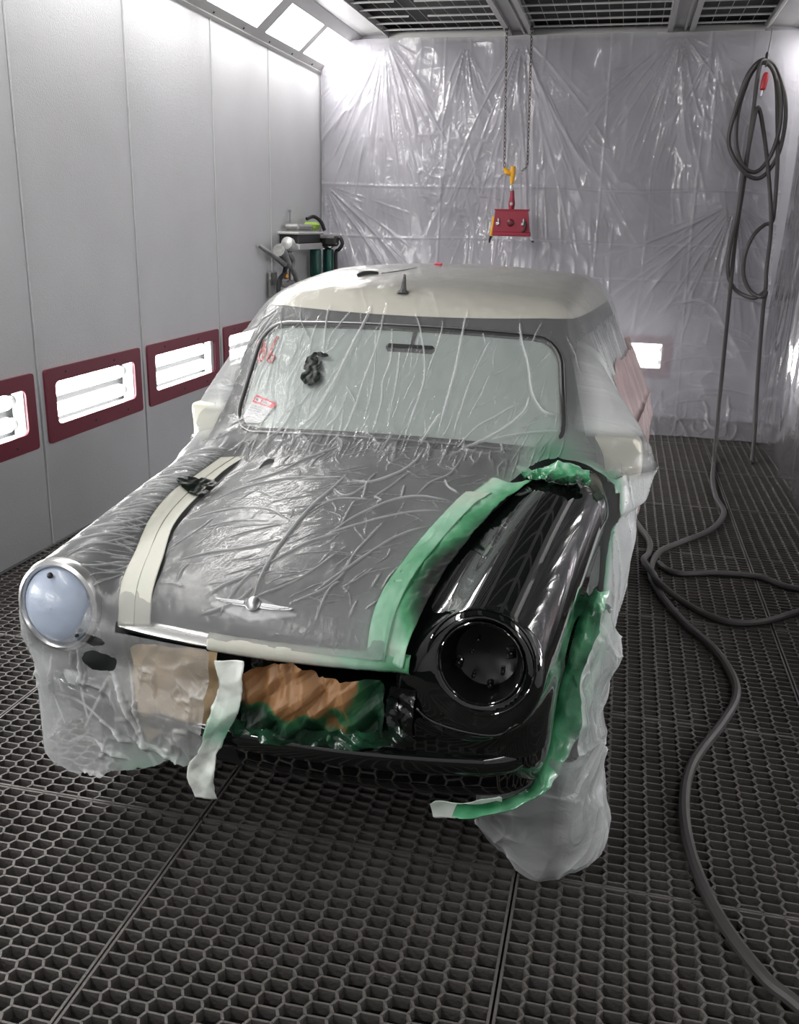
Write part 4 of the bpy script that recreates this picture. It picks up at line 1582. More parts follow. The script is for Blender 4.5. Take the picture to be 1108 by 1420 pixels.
def lerp_edge(E, n):
    E = np.array(E, float)
    c = catmull(E, 12)
    d = np.concatenate([[0], np.cumsum(np.linalg.norm(np.diff(c, axis=0), axis=1))])
    t = np.linspace(0, d[-1], n)
    return np.stack([np.interp(t, d, c[:, k]) for k in range(3)], 1)

def strip(name, EL, ER, mat, off, over, label, cat='tape', n=140, m=20, rough=.0015, s0=0.0, s1=1.0, group=None, seed=0, thick=.0012, wav=0.0):
    A, B = lerp_edge(EL, n), lerp_edge(ER, n)
    s = np.linspace(s0, s1, m)
    P = A[:, None, :] * (1 - s)[None, :, None] + B[:, None, :] * s[None, :, None]
    t = np.repeat(np.linspace(0, 1, n), m)
    ss = np.tile(s, n)
    P = P.reshape(-1, 3)
    # slightly uneven hand-laid edges
    P = project(sdf_outer, P, off)
    g = grad(sdf_outer, P)
    g /= np.linalg.norm(g, axis=1)[:, None]
    P = P + g * (np.abs(fbm(P * 30, 3, seed)) * rough + ridge(P * np.array([14, 14, 14]), 2, seed + 5) * rough * 2 + wav * np.abs(fbm(P * 22, 3, seed + 9)))[:, None]
    ov = over(t, ss, P)
    F = grid_faces(n, m)
    # give the strip its thickness
    nv = len(P)
    V2 = np.concatenate([P, P - g * thick])
    bd = [np.arange(m - 1), np.arange((n - 1) * m, n * m - 1), np.arange(0, (n - 1) * m, m), np.arange(m - 1, (n - 1) * m + m - 1, m)]
    st = [1, 1, m, m]
    Fs = [F, F[:, ::-1] + nv]
    for e, d in zip(bd, st):
        Fs.append(np.stack([e, e + d, e + d + nv, e + nv], 1))
    o = mk(name, warp(V2), np.concatenate(Fs), mat, None, True, {'over': np.concatenate([ov, ov])})
    tag(place(o), label, cat, group)
    return o

LTL = [(-.357, .050, .656), (-.361, .074, .696), (-.394, .158, .758), (-.467, .34, .811), (-.492, .499, .848), (-.492, .634, .869), (-.492, .782, .891)]
LTR = [(-.259, .040, .672), (-.270, .071, .719), (-.301, .154, .770), (-.401, .377, .797), (-.430, .55, .83), (-.446, .722, .863), (-.434, .859, .885)]
strip('masking_tape', LTL, LTR, M_TAPE, .0165, lambda t, s, P: np.zeros_like(t), 'clean cream masking tape strip running up the covered side of the bonnet', group=None, seed=1, rough=.0004)
strip('masking_tape', LTL, LTR, M_TAPE, .0174, lambda t, s, P: np.zeros_like(t), 'second narrower cream tape lapped on the outer edge of the clean bonnet tape', s0=-.02, s1=.50, seed=2, rough=.0004)
RTL = [(.286, .045, .672), (.281, .078, .726), (.281, .124, .761), (.281, .223, .786), (.287, .374, .81), (.303, .537, .84), (.325, .698, .869), (.350, .815, .888)]
RTR = [(.372, .055, .651), (.382, .079, .704), (.386, .159, .76), (.386, .305, .788), (.402, .482, .816), (.430, .664, .85), (.470, .754, .87), (.500, .800, .89)]
def over_main(t, s, P):
    y = P[:, 1]
    dark = np.interp(y, [.04, .07, .12, .2, .35, .5, .65, .8], [.10, .40, .80, 1.0, .90, .60, .32, .28])
    return np.clip(.10 + .20 * dark + np.clip(s - .30, 0, 1) * 1.45 * dark + .10 * fbm(P * 14, 3, 4), 0, 1)
def over_pale(t, s, P):
    y = P[:, 1]
    return np.clip(np.interp(y, [.04, .08, .2, .35, .5, .65, .8], [.20, .24, .36, .34, .22, .10, .04]) + .10 * s + .06 * fbm(P * 12, 3, 5), 0, 1)
strip('masking_tape', RTL, RTR, M_TAPE, .015, over_main, 'wide masking tape along the bare wing, sprayed from pale green to black', s0=.12, s1=1.02, seed=3, rough=.003)
strip('masking_tape', RTL[:-1], RTR[:-1], M_TAPE, .0195, over_pale, 'straight sage green tape lapped on the bonnet side of the sprayed tape', s0=0, s1=.46, seed=4)
CTL = [(.415, .905, .912), (.470, .885, .915), (.53, .872, .918), (.585, .866, .917), (.625, .870, .910)]
CTR = [(.490, .800, .890), (.53, .770, .893), (.57, .748, .896), (.605, .757, .893), (.640, .800, .880)]
strip('film_tape', CTL, CTR, M_FILMTAPE, .010, lambda t, s, P: np.clip(.30 + .55 * s + .35 * fbm(P * 24, 3, 6), 0, 1), 'crumpled glossy green tape across the rear end of the black wing, below the windscreen', n=70, m=30, seed=6, rough=.006, wav=.016)

# tape over the bright bonnet strip
xs = np.linspace(-.10, .385, 80)
P = front_y(xs, np.full_like(xs, .662))
prof = [(-.004, .022), (-.013, .015), (-.019, -.004), (-.018, -.014), (-.010, -.022)]
V = np.array([p_ + np.array([0, d - .001, h]) for p_ in P for d, h in prof])
V += np.abs(fbm(V * 30, 3, 7))[:, None] * np.array([0, -.0025, 0])
u = np.clip((V[:, 0] - .13) / .25, 0, 1)
o = mk('masking_tape', warp(V), grid_faces(80, len(prof)), M_TAPE, None, True, {'over': np.clip(u * .45 + .08 * fbm(V * 20, 3, 8) * (u > 0), 0, 1)})
so = o.modifiers.new('thick', 'SOLIDIFY')
so.thickness = .001
tag(place(o), 'cream tape lapped over the bright strip at the bonnet lip, green at one end', 'tape')

# paper stuffed in the grille opening
M_PAPER = spray_mat('brown_masking_paper', srgb(142, 103, 66), srgb(5, 9, 7), rough=.5, bump=.1, bscale=20,
                    mid=[(.28, srgb(132, 94, 56)), (.42, srgb(40, 92, 56)), (.62, srgb(16, 62, 38)), (.85, srgb(8, 22, 15))])
M_TAN = spray_mat('tan_masking_paper', srgb(186, 160, 124), srgb(60, 100, 80), rough=.5, bump=.1, bscale=20)
def paper(name, outline, yfun, over, label, amp, seed, cat='paper', mat=None, n=110, crumple=5.0):
    """crumpled sheet hanging in the opening; outline is (x,z) corner points"""
    o_ = np.array(outline)
    lo, hi = o_.min(0), o_.max(0)
    X, Z = np.meshgrid(np.linspace(lo[0], hi[0], n), np.linspace(lo[1], hi[1], n), indexing='ij')
    Q = np.stack([X.ravel(), Z.ravel()], 1)
    # signed inside function of a simple polygon
    d = np.full(len(Q), 9.0)
    ins = np.zeros(len(Q), bool)
    k = len(o_)
    for i in range(k):
        a, b = o_[i], o_[(i + 1) % k]
        e = b - a
        t = np.clip(((Q - a) @ e) / (e @ e), 0, 1)
        d = np.minimum(d, np.hypot(*(Q - a - t[:, None] * e).T))
        c = ((a[1] > Q[:, 1]) != (b[1] > Q[:, 1])) & (Q[:, 0] < (b[0] - a[0]) * (Q[:, 1] - a[1]) / (b[1] - a[1] + 1e-12) + a[0])
        ins ^= c
    g = np.where(ins, d, -d) + .004 * fbm(np.stack([Q[:, 0] * 40, Q[:, 1] * 40, Q[:, 0] * 0], 1), 2, seed)
    S = np.stack([Q[:, 0] * crumple, Q[:, 1] * crumple * 1.3, Q[:, 0] * 0 + seed], 1)
    S2 = S + .5 * np.stack([vnoise(S * 1.3, seed + 2), vnoise(S * 1.3, seed + 3), S[:, 2] * 0], 1)
    facet = facets(Q, .9 / crumple, 7, seed) * .9 + .35 * facets(Q, .35 / crumple, 5, seed + 50)
    V = np.stack([Q[:, 0], yfun(Q[:, 0], Q[:, 1]) - amp * facet, Q[:, 1]], 1)
    V, F = clip(V, grid_faces(n, n), g)
    ob = mk(name, warp(V), F, mat or M_PAPER, None, True, {'over': np.clip(over(V), 0, 1), 'fold': np.zeros(len(V))})
    tag(place(ob), label, cat)
    return ob
paper('masking_paper', [(-.335, .600), (-.30, .622), (-.08, .640), (-.075, .56), (-.085, .45), (-.16, .43), (-.20, .38), (-.255, .385), (-.300, .340), (-.322, .47)],
      lambda a, b: .020 + .2 * a * a + np.clip(.45 - b, 0, 1) * -.1, lambda V: .06 * fbm(V * 10, 3, 9) + np.clip((.43 - V[:, 2]) * 3.0, 0, .2), 'tan masking paper behind clear film in the covered half of the grille', .012, 21, mat=M_TAN, crumple=7.0)
def over_p(V):
    x, z = V[:, 0], V[:, 2]
    a = np.clip((.525 + .05 * fbm(V * 9, 3, 10) - z) * 14, 0, 1)
    b = np.clip((x - .19 + .05 * fbm(V * 8, 3, 11)) * 7, 0, .66)
    c = np.clip((x - .285) * 16, 0, 1)
    return np.maximum(np.maximum(a * .75, b), c) + .10 * fbm(V * 20, 2, 12)
paper('masking_paper', [(-.030, .603), (.02, .615), (.08, .632), (.14, .637), (.175, .612), (.25, .618), (.325, .628), (.335, .55), (.330, .485), (.25, .462), (.16, .455), (.08, .450), (.03, .468), (-.03, .455)],
      lambda a, b: .012 + .2 * a * a - .02 * np.exp(-((b - .54) / .05) ** 2), over_p, 'crumpled brown masking paper with green spray in the bare half of the grille', .020, 33, crumple=10.0, n=150)
M_BLKFILM = spray_mat('paint_soaked_film', srgb(30, 90, 60), srgb(5, 8, 7), rough=.12, bump=.5, bscale=30, coat=.7)
paper('painted_film_scrap', [(-.07, .485), (.05, .468), (.2, .482), (.33, .50), (.345, .62), (.40, .60), (.40, .47), (.30, .452), (.1, .43), (-.06, .432)],
      lambda a, b: .004 + .2 * a * a, lambda V: .55 + .45 * fbm(V * 12, 3, 14) + np.clip((V[:, 0] - .3) * 8, 0, 1), 'crinkled black-painted film along the lower and outer edge of the grille opening', .010, 44, 'plastic film', M_BLKFILM, crumple=12.0)

# torn strip hanging down the middle of the nose
M_SCRAP = spray_mat('torn_white_film_tape', srgb(214, 218, 212), srgb(60, 130, 100), rough=.4, bump=.3, bscale=30)
def ribbon(name, L_, R_, yv, over, label, mat, n=90, m=16, amp=.008, seed=0, cat='tape'):
    A, B = lerp_edge([(a, yv[i], b) for i, (a, b) in enumerate(L_)], n), lerp_edge([(a, yv[i], b) for i, (a, b) in enumerate(R_)], n)
    s = np.linspace(0, 1, m)
    P = (A[:, None, :] * (1 - s)[None, :, None] + B[:, None, :] * s[None, :, None]).reshape(-1, 3)
    ed = np.where((np.tile(np.arange(m), n) == 0), -1, np.where(np.tile(np.arange(m), n) == m - 1, 1, 0))
    P[:, 0] += ed * .006 * fbm(P * 35, 3, seed + 7)
    P[:, 1] -= amp * (facets(P, .05, 6, seed) * .8 + fbm(P * 10, 2, seed + 3))
    o = mk(name, warp(P), grid_faces(n, m), mat, None, True, {'over': np.clip(over(P), 0, 1)})
    so = o.modifiers.new('thick', 'SOLIDIFY')
    so.thickness = .0012
    tag(place(o), label, cat)
    return o
ribbon('torn_tape_strip', [(-.068, .632), (-.060, .561), (-.087, .461), (-.104, .409), (-.141, .342), (-.137, .303), (-.122, .266)],
       [(.004, .640), (.002, .543), (-.012, .494), (-.058, .408), (-.066, .358), (-.072, .315), (-.064, .272)], [-.012, -.028, -.036, -.040, -.036, -.034, -.030],
       lambda P: np.exp(-((P[:, 2] - .46) / .05) ** 2) * .8 + .15 * fbm(P * 15, 2, 3), 'torn white strip hanging down the middle of the car nose', M_SCRAP, seed=51)
ribbon('torn_tape_strip', [(.432, .300), (.46, .318), (.52, .327), (.60, .352)], [(.440, .262), (.50, .280), (.54, .298), (.602, .322)], [.075, .07, .07, .085],
       lambda P: .25 + .3 * fbm(P * 15, 2, 4) + .25 * (P[:, 0] > .53), 'pale green torn strip poking out under the front corner of the bare wing', M_SCRAP, seed=61, amp=.006)

# paper slip behind the windscreen
M_SLIP = pbr('white_paper', (.80, .80, .82), rough=.6, var=.02)
M_SLIPRED = pbr('red_print', srgb(226, 66, 84), rough=.6, var=.02)
M_INK = pbr('grey_ink', (.06, .06, .07), rough=.7)
SL = [np.array(c) for c in ((-.491, 1.053), (-.405, 1.034), (-.450, .976), (-.535, .973))]
def slip_uv(u, v):
    """u across 0..1, v down 0..1"""
    return (SL[0] * (1 - u) + SL[1] * u) * (1 - v) + (SL[3] * (1 - u) + SL[2] * u) * v
def slip_patch(u0, u1, v0, v1, off, nu=14, nv=10):
    pts = np.array([slip_uv(u, v) for u in np.linspace(u0, u1, nu) for v in np.linspace(v0, v1, nv)])
    return warp(ws_pt(pts[:, 0], pts[:, 1], off)), grid_faces(nu, nv)
V, F = slip_patch(0, 1, 0, 1, .0022)
SLIP = mk('paper_slip', V, F[:, ::-1], M_SLIP)
so = SLIP.modifiers.new('thick', 'SOLIDIFY'); so.thickness = .0006; so.offset = 0
tag(place(SLIP), 'white paper slip with a red header stuck in the lower corner of the windscreen', 'label')
V, F = slip_patch(0, 1, 0, .26, .0030)
mk('red_header', V, F[:, ::-1], M_SLIPRED, SLIP)
for a, b in ((.07, .34), (.40, .80)):
    V, F = slip_patch(a, b, .07, .20, .0034)
    mk('header_panel', V, F[:, ::-1], M_SLIP, SLIP)
def ink(u0, u1, v0, v1, mat=M_INK):
    V, F = slip_patch(u0, u1, v0, v1, .0038, 3, 3)
    mk('print_mark', V, F[:, ::-1], mat, SLIP)
GLY = {'R': [(0, 0, 0, 4), (0, 0, 2, 0), (2, 0, 2, 2), (0, 2, 2, 2), (1, 2, 2, 4)], 'a': [(0, 2, 2, 2), (2, 2, 2, 4), (0, 4, 2, 4), (0, 3, 2, 3), (0, 3, 0, 4)], 'l': [(1, 0, 1, 4)], 'i': [(1, 2, 1, 4), (1, 0, 1, .5)],
       'S': [(0, 0, 2, 0), (0, 0, 0, 2), (0, 2, 2, 2), (2, 2, 2, 4), (0, 4, 2, 4)], 'T': [(0, 0, 2, 0), (1, 0, 1, 4)], 'E': [(0, 0, 0, 4), (0, 0, 2, 0), (0, 2, 2, 2), (0, 4, 2, 4)], 'L': [(0, 0, 0, 4), (0, 4, 2, 4)], 'A': [(0, 1, 0, 4), (2, 1, 2, 4), (0, 2, 2, 2), (0, 0, 2, 0)]}
def word(txt, u0, u1, v0, v1):
    wd = (u1 - u0) / len(txt)
    for i, ch in enumerate(txt):
        for (a, b, c_, d_) in GLY[ch]:
            sx_, sy_ = wd * .62 / 2, (v1 - v0) / 4
            th = .009
            ink(u0 + i * wd + a * sx_ - th * .6, u0 + i * wd + c_ * sx_ + th * .6, v0 + b * sy_ - th, v0 + d_ * sy_ + th)
word('Rali', .11, .33, .10, .17)
word('STELA', .44, .79, .10, .17)
R_ = np.random.default_rng(3)
for v in (.36, .44, .52, .60, .68, .76, .84, .91):
    u = .07
    while u < .9:
        L_ = R_.uniform(.04, .16)
        if R_.random() < .55:
            ink(u, min(u + L_, .93), v, v + .018)
        u += L_ + R_.uniform(.03, .12)

# black torn patches stuck in the film
M_WETBLK = pbr('wet_black_scrap', (.006, .010, .008), rough=.35, var=.3, bump=.15, bscale=50, coat=0, spec=.15)
def patch(name, blobs, off, label, seed):
    V0 = OV
    def gfun(P):
        return np.maximum.reduce([(1.2 - np.sqrt((((P - np.array(c)) / np.array(r)) ** 2).sum(1))) * min(r) for c, r in blobs])
    n3 = [np.abs((OV - np.array(c)) / np.array(r)).max(1) for c, r in blobs]
    V, F = clip(OV, OF, 1.8 - np.minimum.reduce(n3))
    V, F = subdiv(*subdiv(V, F))
    V = project(sdf_outer, V)
    V, F = clip(V, F, gfun(V) + .003 * fbm(V * 60, 3, seed))
    g = grad(sdf_outer, V)
    g /= np.linalg.norm(g, axis=1)[:, None]
    o = mk(name, warp(V + g * (off + .003 * np.abs(fbm(V * 40, 2, seed)))[:, None]), F, M_WETBLK)
    so = o.modifiers.new('thick', 'SOLIDIFY'); so.thickness = .001
    tag(place(o), label, 'torn patch')
patch('black_patch', [((-.296, 1.10, 1.106), (.030, .06, .017)), ((-.280, 1.10, 1.112), (.018, .06, .014)), ((-.296, 1.13, 1.136), (.026, .06, .010)), ((-.300, 1.16, 1.158), (.020, .06, .012)), ((-.278, 1.17, 1.172), (.022, .05, .005)), ((-.29, 1.145, 1.148), (.030, .05, .006))], .016,
      'glossy black torn patch on the film over the left half of the windscreen', 71)
patch('black_patch', [((-.462, .565, .838), (.050, .022, .05)), ((-.436, .62, .85), (.036, .016, .05)), ((-.475, .585, .838), (.02, .03, .05))], .0245,
      'glossy black torn patch on the clean bonnet tape', 72)

# green film flap along the lip of the bare front arch
AIN = [(0.692, 0.84, 0.609), (0.669, 0.72, 0.568), (0.666, 0.56, 0.485), (0.662, 0.42, 0.406), (0.657, 0.3, 0.358), (0.646, 0.2, 0.335), (0.587, 0.12, 0.339), (0.5, 0.09, 0.322)]
AOUT = [(0.728, 0.86, 0.6), (0.746, 0.72, 0.514), (0.746, 0.56, 0.435), (0.731, 0.42, 0.377), (0.707, 0.3, 0.338), (0.664, 0.2, 0.313), (0.597, 0.12, 0.318), (0.501, 0.09, 0.309)]
n, m_ = 200, 34
A, B = lerp_edge(AIN, n), lerp_edge(AOUT, n)
s = np.linspace(0, 1, m_)
P = (A[:, None, :] * (1 - s)[None, :, None] + B[:, None, :] * s[None, :, None]).reshape(-1, 3)
t_ = np.repeat(np.linspace(0, 1, n), m_); s_ = np.tile(s, n)
rr_ = .4 + .35 * facets(P, .055, 6, 201)
P[:, 1] -= (.035 + np.sin(s_ * PI) * .030 + rr_ * .022 * np.clip(s_ * 3, 0, 1) + .012 * fbm(P * 12, 2, 203))
P[:, 0] += s_ * .010 * fbm(P * 18, 2, 204)
ov = np.clip(.52 + .25 * fbm(P * 13, 3, 205) + .5 * np.clip(.3 - s_, 0, 1) * 2 - .35 * np.clip((s_ - .65) * 3, 0, 1) - .15 * rr_, 0, 1)
o = mk('arch_masking_film', warp(P), grid_faces(n, m_), M_FILMTAPE, None, True, {'over': ov})
so = o.modifiers.new('thick', 'SOLIDIFY'); so.thickness = .001
tag(place(o), 'crinkled green painted film flap along the front wheel arch of the black wing', 'plastic film')

# bits lying on the roof
m = MB()
def roof_pt(a, b, h=.006):
    P = project(sdf_outer, np.array([[a, b, roofz(b)]]), .004 + h)
    return warp(P)[0]
m.tube([roof_pt(-.275, 1.62), roof_pt(-.262, 1.64), roof_pt(-.235, 1.655), roof_pt(-.205, 1.66)], np.array([.006, .011, .011, .005]), 8)
o = m.build('black_clip', M_BLACKMAT)
tag(place(o), 'small black clip lying on the cream roof in front of a thin wire', 'clip')
c = catmull([(-.20, 1.68), (-.16, 1.73), (-.13, 1.79), (-.115, 1.86)], 6)
o = MB().tube([roof_pt(a, b, .002) for a, b in c], .0025, 6).build('thin_wire', M_BLACKMAT)
tag(place(o), 'thin dark wire lying across the cream roof beside the clip', 'wire')
o = MB().box(roof_pt(-.06, 1.99, .006), (.03, .02, .008), bev=.003).build('red_tab', M_SLIPRED)
tag(place(o), 'tiny red tab at the top edge of the cream roof', 'tab')
# ------------------------------------------------------------------ plastic on the walls
def back_y(z):
    return 8.50 - .74 * np.clip((1.7 - z) / 1.7, 0, 1) ** 1.5

def fan(X, Z, xa, za, k, seed, spread=1.2, reach=1.6):
    """creases radiating from a pinned point"""
    dx, dz = X - xa, za - Z
    r = np.hypot(dx, dz) + 1e-6
    a = np.arctan2(dx, np.maximum(dz, 1e-3))
    w_ = np.exp(-(r / reach) ** 2) * (1 - np.exp(-(r / .12) ** 2)) * np.exp(-(a / spread) ** 4)
    return ridge(np.stack([a * k, r * .7, r * 0 + seed], 1), 3, seed) * w_

nx, nz_ = 520, 420
X, Z = np.meshgrid(np.linspace(-2.715, 1.19, nx), np.linspace(.012, 3.12, nz_), indexing='ij')
X, Z = X.ravel(), Z.ravel()
Yb = back_y(Z)
P3 = np.stack([X, Z, X * 0], 1)
wv = vnoise(np.stack([X * .9, Z * .5, X * 0], 1), 5)
h = np.zeros(len(X)); fold = np.zeros(len(X))
for (xa, za, k, sp, rc) in ((-2.15, 3.13, 6, 1.0, 1.3), (-1.45, 3.1, 4, .5, .8), (-.98, 3.12, 7, .8, 1.9), (.28, 3.13, 5, 1.1, 1.1), (.55, 3.10, 4, .6, .9), (-2.70, 1.95, 5, 1.3, 1.4), (.85, 1.85, 5, 1.3, 1.2)):
    f_ = fan(X, Z, xa, za, k, int(k * 10 + abs(xa) * 7), sp, rc)
    h = np.maximum(h, f_)
vert = ridge(np.stack([X * 3.2 + .25 * vnoise(np.stack([X * 2, Z * 2, X * 0], 1), 9), Z * .55, X * 0 + 3], 1), 3, 17)
zone = .35 + .65 * np.exp(-((X + .75) / .7) ** 2) * np.clip((2.6 - Z), 0, 1)
h = np.maximum(h, vert * zone * .75)
swag = ridge(np.stack([X * 1.2 + Z * .6, Z * 4.0 - .8 * np.cos((X - .75) * 2.2), X * 0], 1), 3, 27) * np.clip((X - .2) * 3, 0, 1) * np.clip((1.5 - Z) * 2, 0, 1)
h = np.maximum(h, swag * .9)
crum = ridge(np.stack([X * 6, Z * 5, X * 0], 1), 3, 37)
h = np.maximum(h, crum * np.clip((.45 - Z) * 4, 0, .9))
mid = ridge(np.stack([X * 4, Z * 3.2, X * 0 + 9], 1), 3, 47) * np.exp(-(((X + 1.45) / .6) ** 2 + ((Z - 2.05) / .45) ** 2))
h = np.maximum(h, mid * .8)
lines = sum(np.exp(-((Z - zz - .02 * vnoise(np.stack([X * 1.5, Z * 0, X * 0 + zz], 1), 3)) / .010) ** 2) for zz in (1.93, 1.50, 1.22)) + sum(np.exp(-((X - xx) / .008) ** 2) for xx in (-1.62, -.25, .52))
crk = facets(np.stack([X, Z], 1), .30, 6, 501) * (.35 + .65 * np.clip(1.5 - Z, 0, 1))
soft = fbm(np.stack([X * 1.6, Z * 1.2, X * 0], 1), 3, 57)
Y = Yb - .055 * h - .035 * soft - .010 * crk - .006 * lines - .03
fold = h ** 1.5 * .55 + lines * .10
V = np.stack([X, np.minimum(Y, 8.585), Z], 1)
M_WALLFILM = film_mat('wall_film', .30, c=(.81, .79, .86), gloss=.9, rough=.10, bump=.40, bscale=5.0, stretch=(1.0, 1, .45), folds=.5, transl=.35)
o = mk('plastic_sheet', V, grid_faces(nx, nz_), M_WALLFILM, None, True, {'fold': fold, 'over': fold * 0})
tag(o, 'huge clear plastic sheet pinned over the back wall of the booth', 'plastic sheet')

ny, nz_ = 360, 200
Yg, Zg = np.meshgrid(np.linspace(2.2, 8.25, ny), np.linspace(.010, 3.10, nz_), indexing='ij')
Yg, Zg = Yg.ravel(), Zg.ravel()
vert = ridge(np.stack([Yg * 2.2, Zg * .45, Yg * 0], 1), 3, 67)
wave = vnoise(np.stack([Yg * 1.7, Zg * .35, Yg * 0], 1), 68)
wave2 = vnoise(np.stack([Yg * 4.5, Zg * .6, Yg * 0], 1), 69)
Xg = 1.235 - .03 * (1 - Zg / 3.1) - (.055 * wave + .03 * wave2) * np.clip(1.15 - Zg / 3.0, .2, 1) - .03 * vert
o = mk('plastic_sheet', np.stack([Xg, Yg, Zg], 1), grid_faces(ny, nz_), M_WALLFILM, None, True, {'fold': vert * .5 + .28, 'over': vert * 0})
tag(o, 'milky plastic sheet hanging down the right wall to the floor', 'plastic sheet')

# ------------------------------------------------------------------ hoses
M_HOSE = pbr('grey_rubber_hose', (.046, .042, .042), rough=.5, var=.15, vscale=12)
M_HOSEDK = pbr('dark_rubber_hose', (.028, .026, .027), rough=.45, var=.2, vscale=12)
HA = [(.22, 1.25), (.36, 1.55), (.505, 1.76), (.443, 1.827), (.366, 1.993), (.316, 2.201), (.305, 2.444), (.343, 2.688), (.454, 2.968), (.521, 3.168), (.531, 3.343), (.482, 3.586), (.384, 3.813), (.304, 4.08), (.262, 4.301), (.261, 4.504), (.31, 4.741)]
HA = [(.74, 1.45), (.62, 1.62)] + HA[2:]
HB = [(.428, 4.933), (.597, 5.203), (.703, 5.563), (.688, 5.909), (.704, 6.368)]
COIL = [(0.758, 6.92, .02), (0.772, 7.1, .16), (0.806, 7.52, 0.503), (0.853, 8.089, 1.005), (0.87, 8.373, 1.565), (0.884, 8.39, 2.012), (0.885, 8.39, 2.444), (0.89, 8.39, 2.826), (0.938, 8.39, 2.872), (1.008, 8.39, 2.825), (1.078, 8.39, 2.654), (1.112, 8.39, 2.444), (1.095, 8.39, 2.204), (1.006, 8.39, 2.052), (0.894, 8.39, 2.067), (0.783, 8.39, 2.203), (0.745, 8.39, 2.337), (0.752, 8.39, 2.551), (0.809, 8.39, 2.786), (0.903, 8.39, 2.893), (0.983, 8.39, 2.851), (1.059, 8.39, 2.68), (1.096, 8.39, 2.444), (1.067, 8.39, 2.215), (0.975, 8.39, 2.079), (0.861, 8.39, 2.111), (0.768, 8.39, 2.284), (0.763, 8.39, 2.551), (0.828, 8.39, 2.811), (0.926, 8.39, 2.882), (1.031, 8.39, 2.768), (1.08, 8.39, 2.444), (1.117, 8.39, 2.123), (1.182, 8.39, 1.796), (1.152, 8.39, 1.695), (1.083, 8.388, 1.671), (1.007, 8.379, 1.596), (0.955, 8.349, 1.453), (0.959, 8.3, 1.283), (1.02, 8.256, 1.156), (1.104, 8.214, 1.115), (1.186, 8.264, 1.178), (1.218, 8.312, 1.32), (1.188, 8.375, 1.572), (1.118, 8.39, 1.739), (1.071, 8.39, 2.014), (0.996, 8.39, 2.338), (0.915, 8.39, 2.55), (0.887, 8.39, 2.338), (0.873, 8.39, 2.012), (0.863, 8.39, 1.734), (0.828, 8.355, 1.478), (0.835, 8.299, 1.28), (0.914, 8.255, 1.152), (1.049, 8.201, 1.103), (1.149, 8.255, 1.154), (1.12, 8.131, 1.042), (1.075, 7.589, 0.564), (1.045, 7.221, 0.239), (1.035, 7.09, .02), (1.01, 6.98, .014)]
Cc = np.array(COIL)
Cc[6:, 1] -= .03 * np.sin(np.arange(len(Cc) - 6) * 1.7) + .03
for i0, i1, sc_ in ((7, 17, 1.10), (17, 26, .99), (26, 31, .90)):
    Cc[i0:i1, 0] = .925 + (Cc[i0:i1, 0] - .925) * sc_
    Cc[i0:i1, 2] = 2.47 + (Cc[i0:i1, 2] - 2.47) * (1 + (sc_ - 1) * .35)
Cc[:, 0] = np.minimum(Cc[:, 0], 1.135)
pts = [(a, b, .015) for a, b in HA] + [(a, b, .015) for a, b in HB] + [(.735, 6.68, .015)] + [tuple(q) for q in Cc]
o = MB().tube(catmull(pts, 8), .0162, 9).build('air_hose', M_HOSE)
tag(o, 'long grey hose from the near right corner, looped over the hook by the back wall', 'hose')
HC = [(.10, 5.62), (.166, 5.352), (.216, 5.127), (.262, 4.889), (.252, 4.695), (.222, 4.499), (.262, 4.301), (.284, 4.20), (.383, 4.077), (.495, 3.924), (.595, 3.881), (.717, 3.932), (.883, 4.093), (1.02, 4.22), (1.05, 4.33), (.97, 4.37), (.872, 4.40), (.758, 4.496), (.557, 4.487), (.40, 4.43), (.335, 4.47), (.30, 4.56)]
zz = [.015] * len(HC)
zz[5] = .045; zz[6] = .048; zz[7] = .045
o = MB().tube(catmull([(a, b, c) for (a, b), c in zip(HC, zz)], 8), .0155, 10).build('air_hose', M_HOSE)
tag(o, 'grey hose coming from behind the car and looping to the right over the grating', 'hose')
# hook and red grip at the coil
t = thing('ceiling_hook', 'thin wire hook hanging from the ceiling, carrying the dark hose loops', 'hook', (.955, 8.40, 3.14))
MB().tube(catmull([(0, 0, 0), (-.004, -.01, -.12), (-.012, -.02, -.20), (-.02, -.03, -.27), (-.02, -.07, -.30), (-.02, -.10, -.26)], 6), .005, 6).build('wire', M_STEEL, t)
MB().lathe([(.014, 0), (.014, .05), (.006, .07)], (-.018, -.03, -.26), (0, 0, 1), 12).build('swivel', M_BLACKMAT, t)
t = thing('spray_grip', 'small red grip hanging inside the top of the hose loops', 'handle', (.945, 8.33, 2.80))
MB().lathe([(.012, -.13), (.022, -.12), (.026, -.06), (.020, -.01), (.010, .0)], (0, 0, 0), (.12, 0, 1), 14).build('grip', pbr('red_plastic', srgb(170, 40, 48), rough=.4), t)
MB().lathe([(.010, -.17), (.012, -.13)], (0, 0, 0), (.12, 0, 1), 10).build('nozzle', M_STEEL, t)

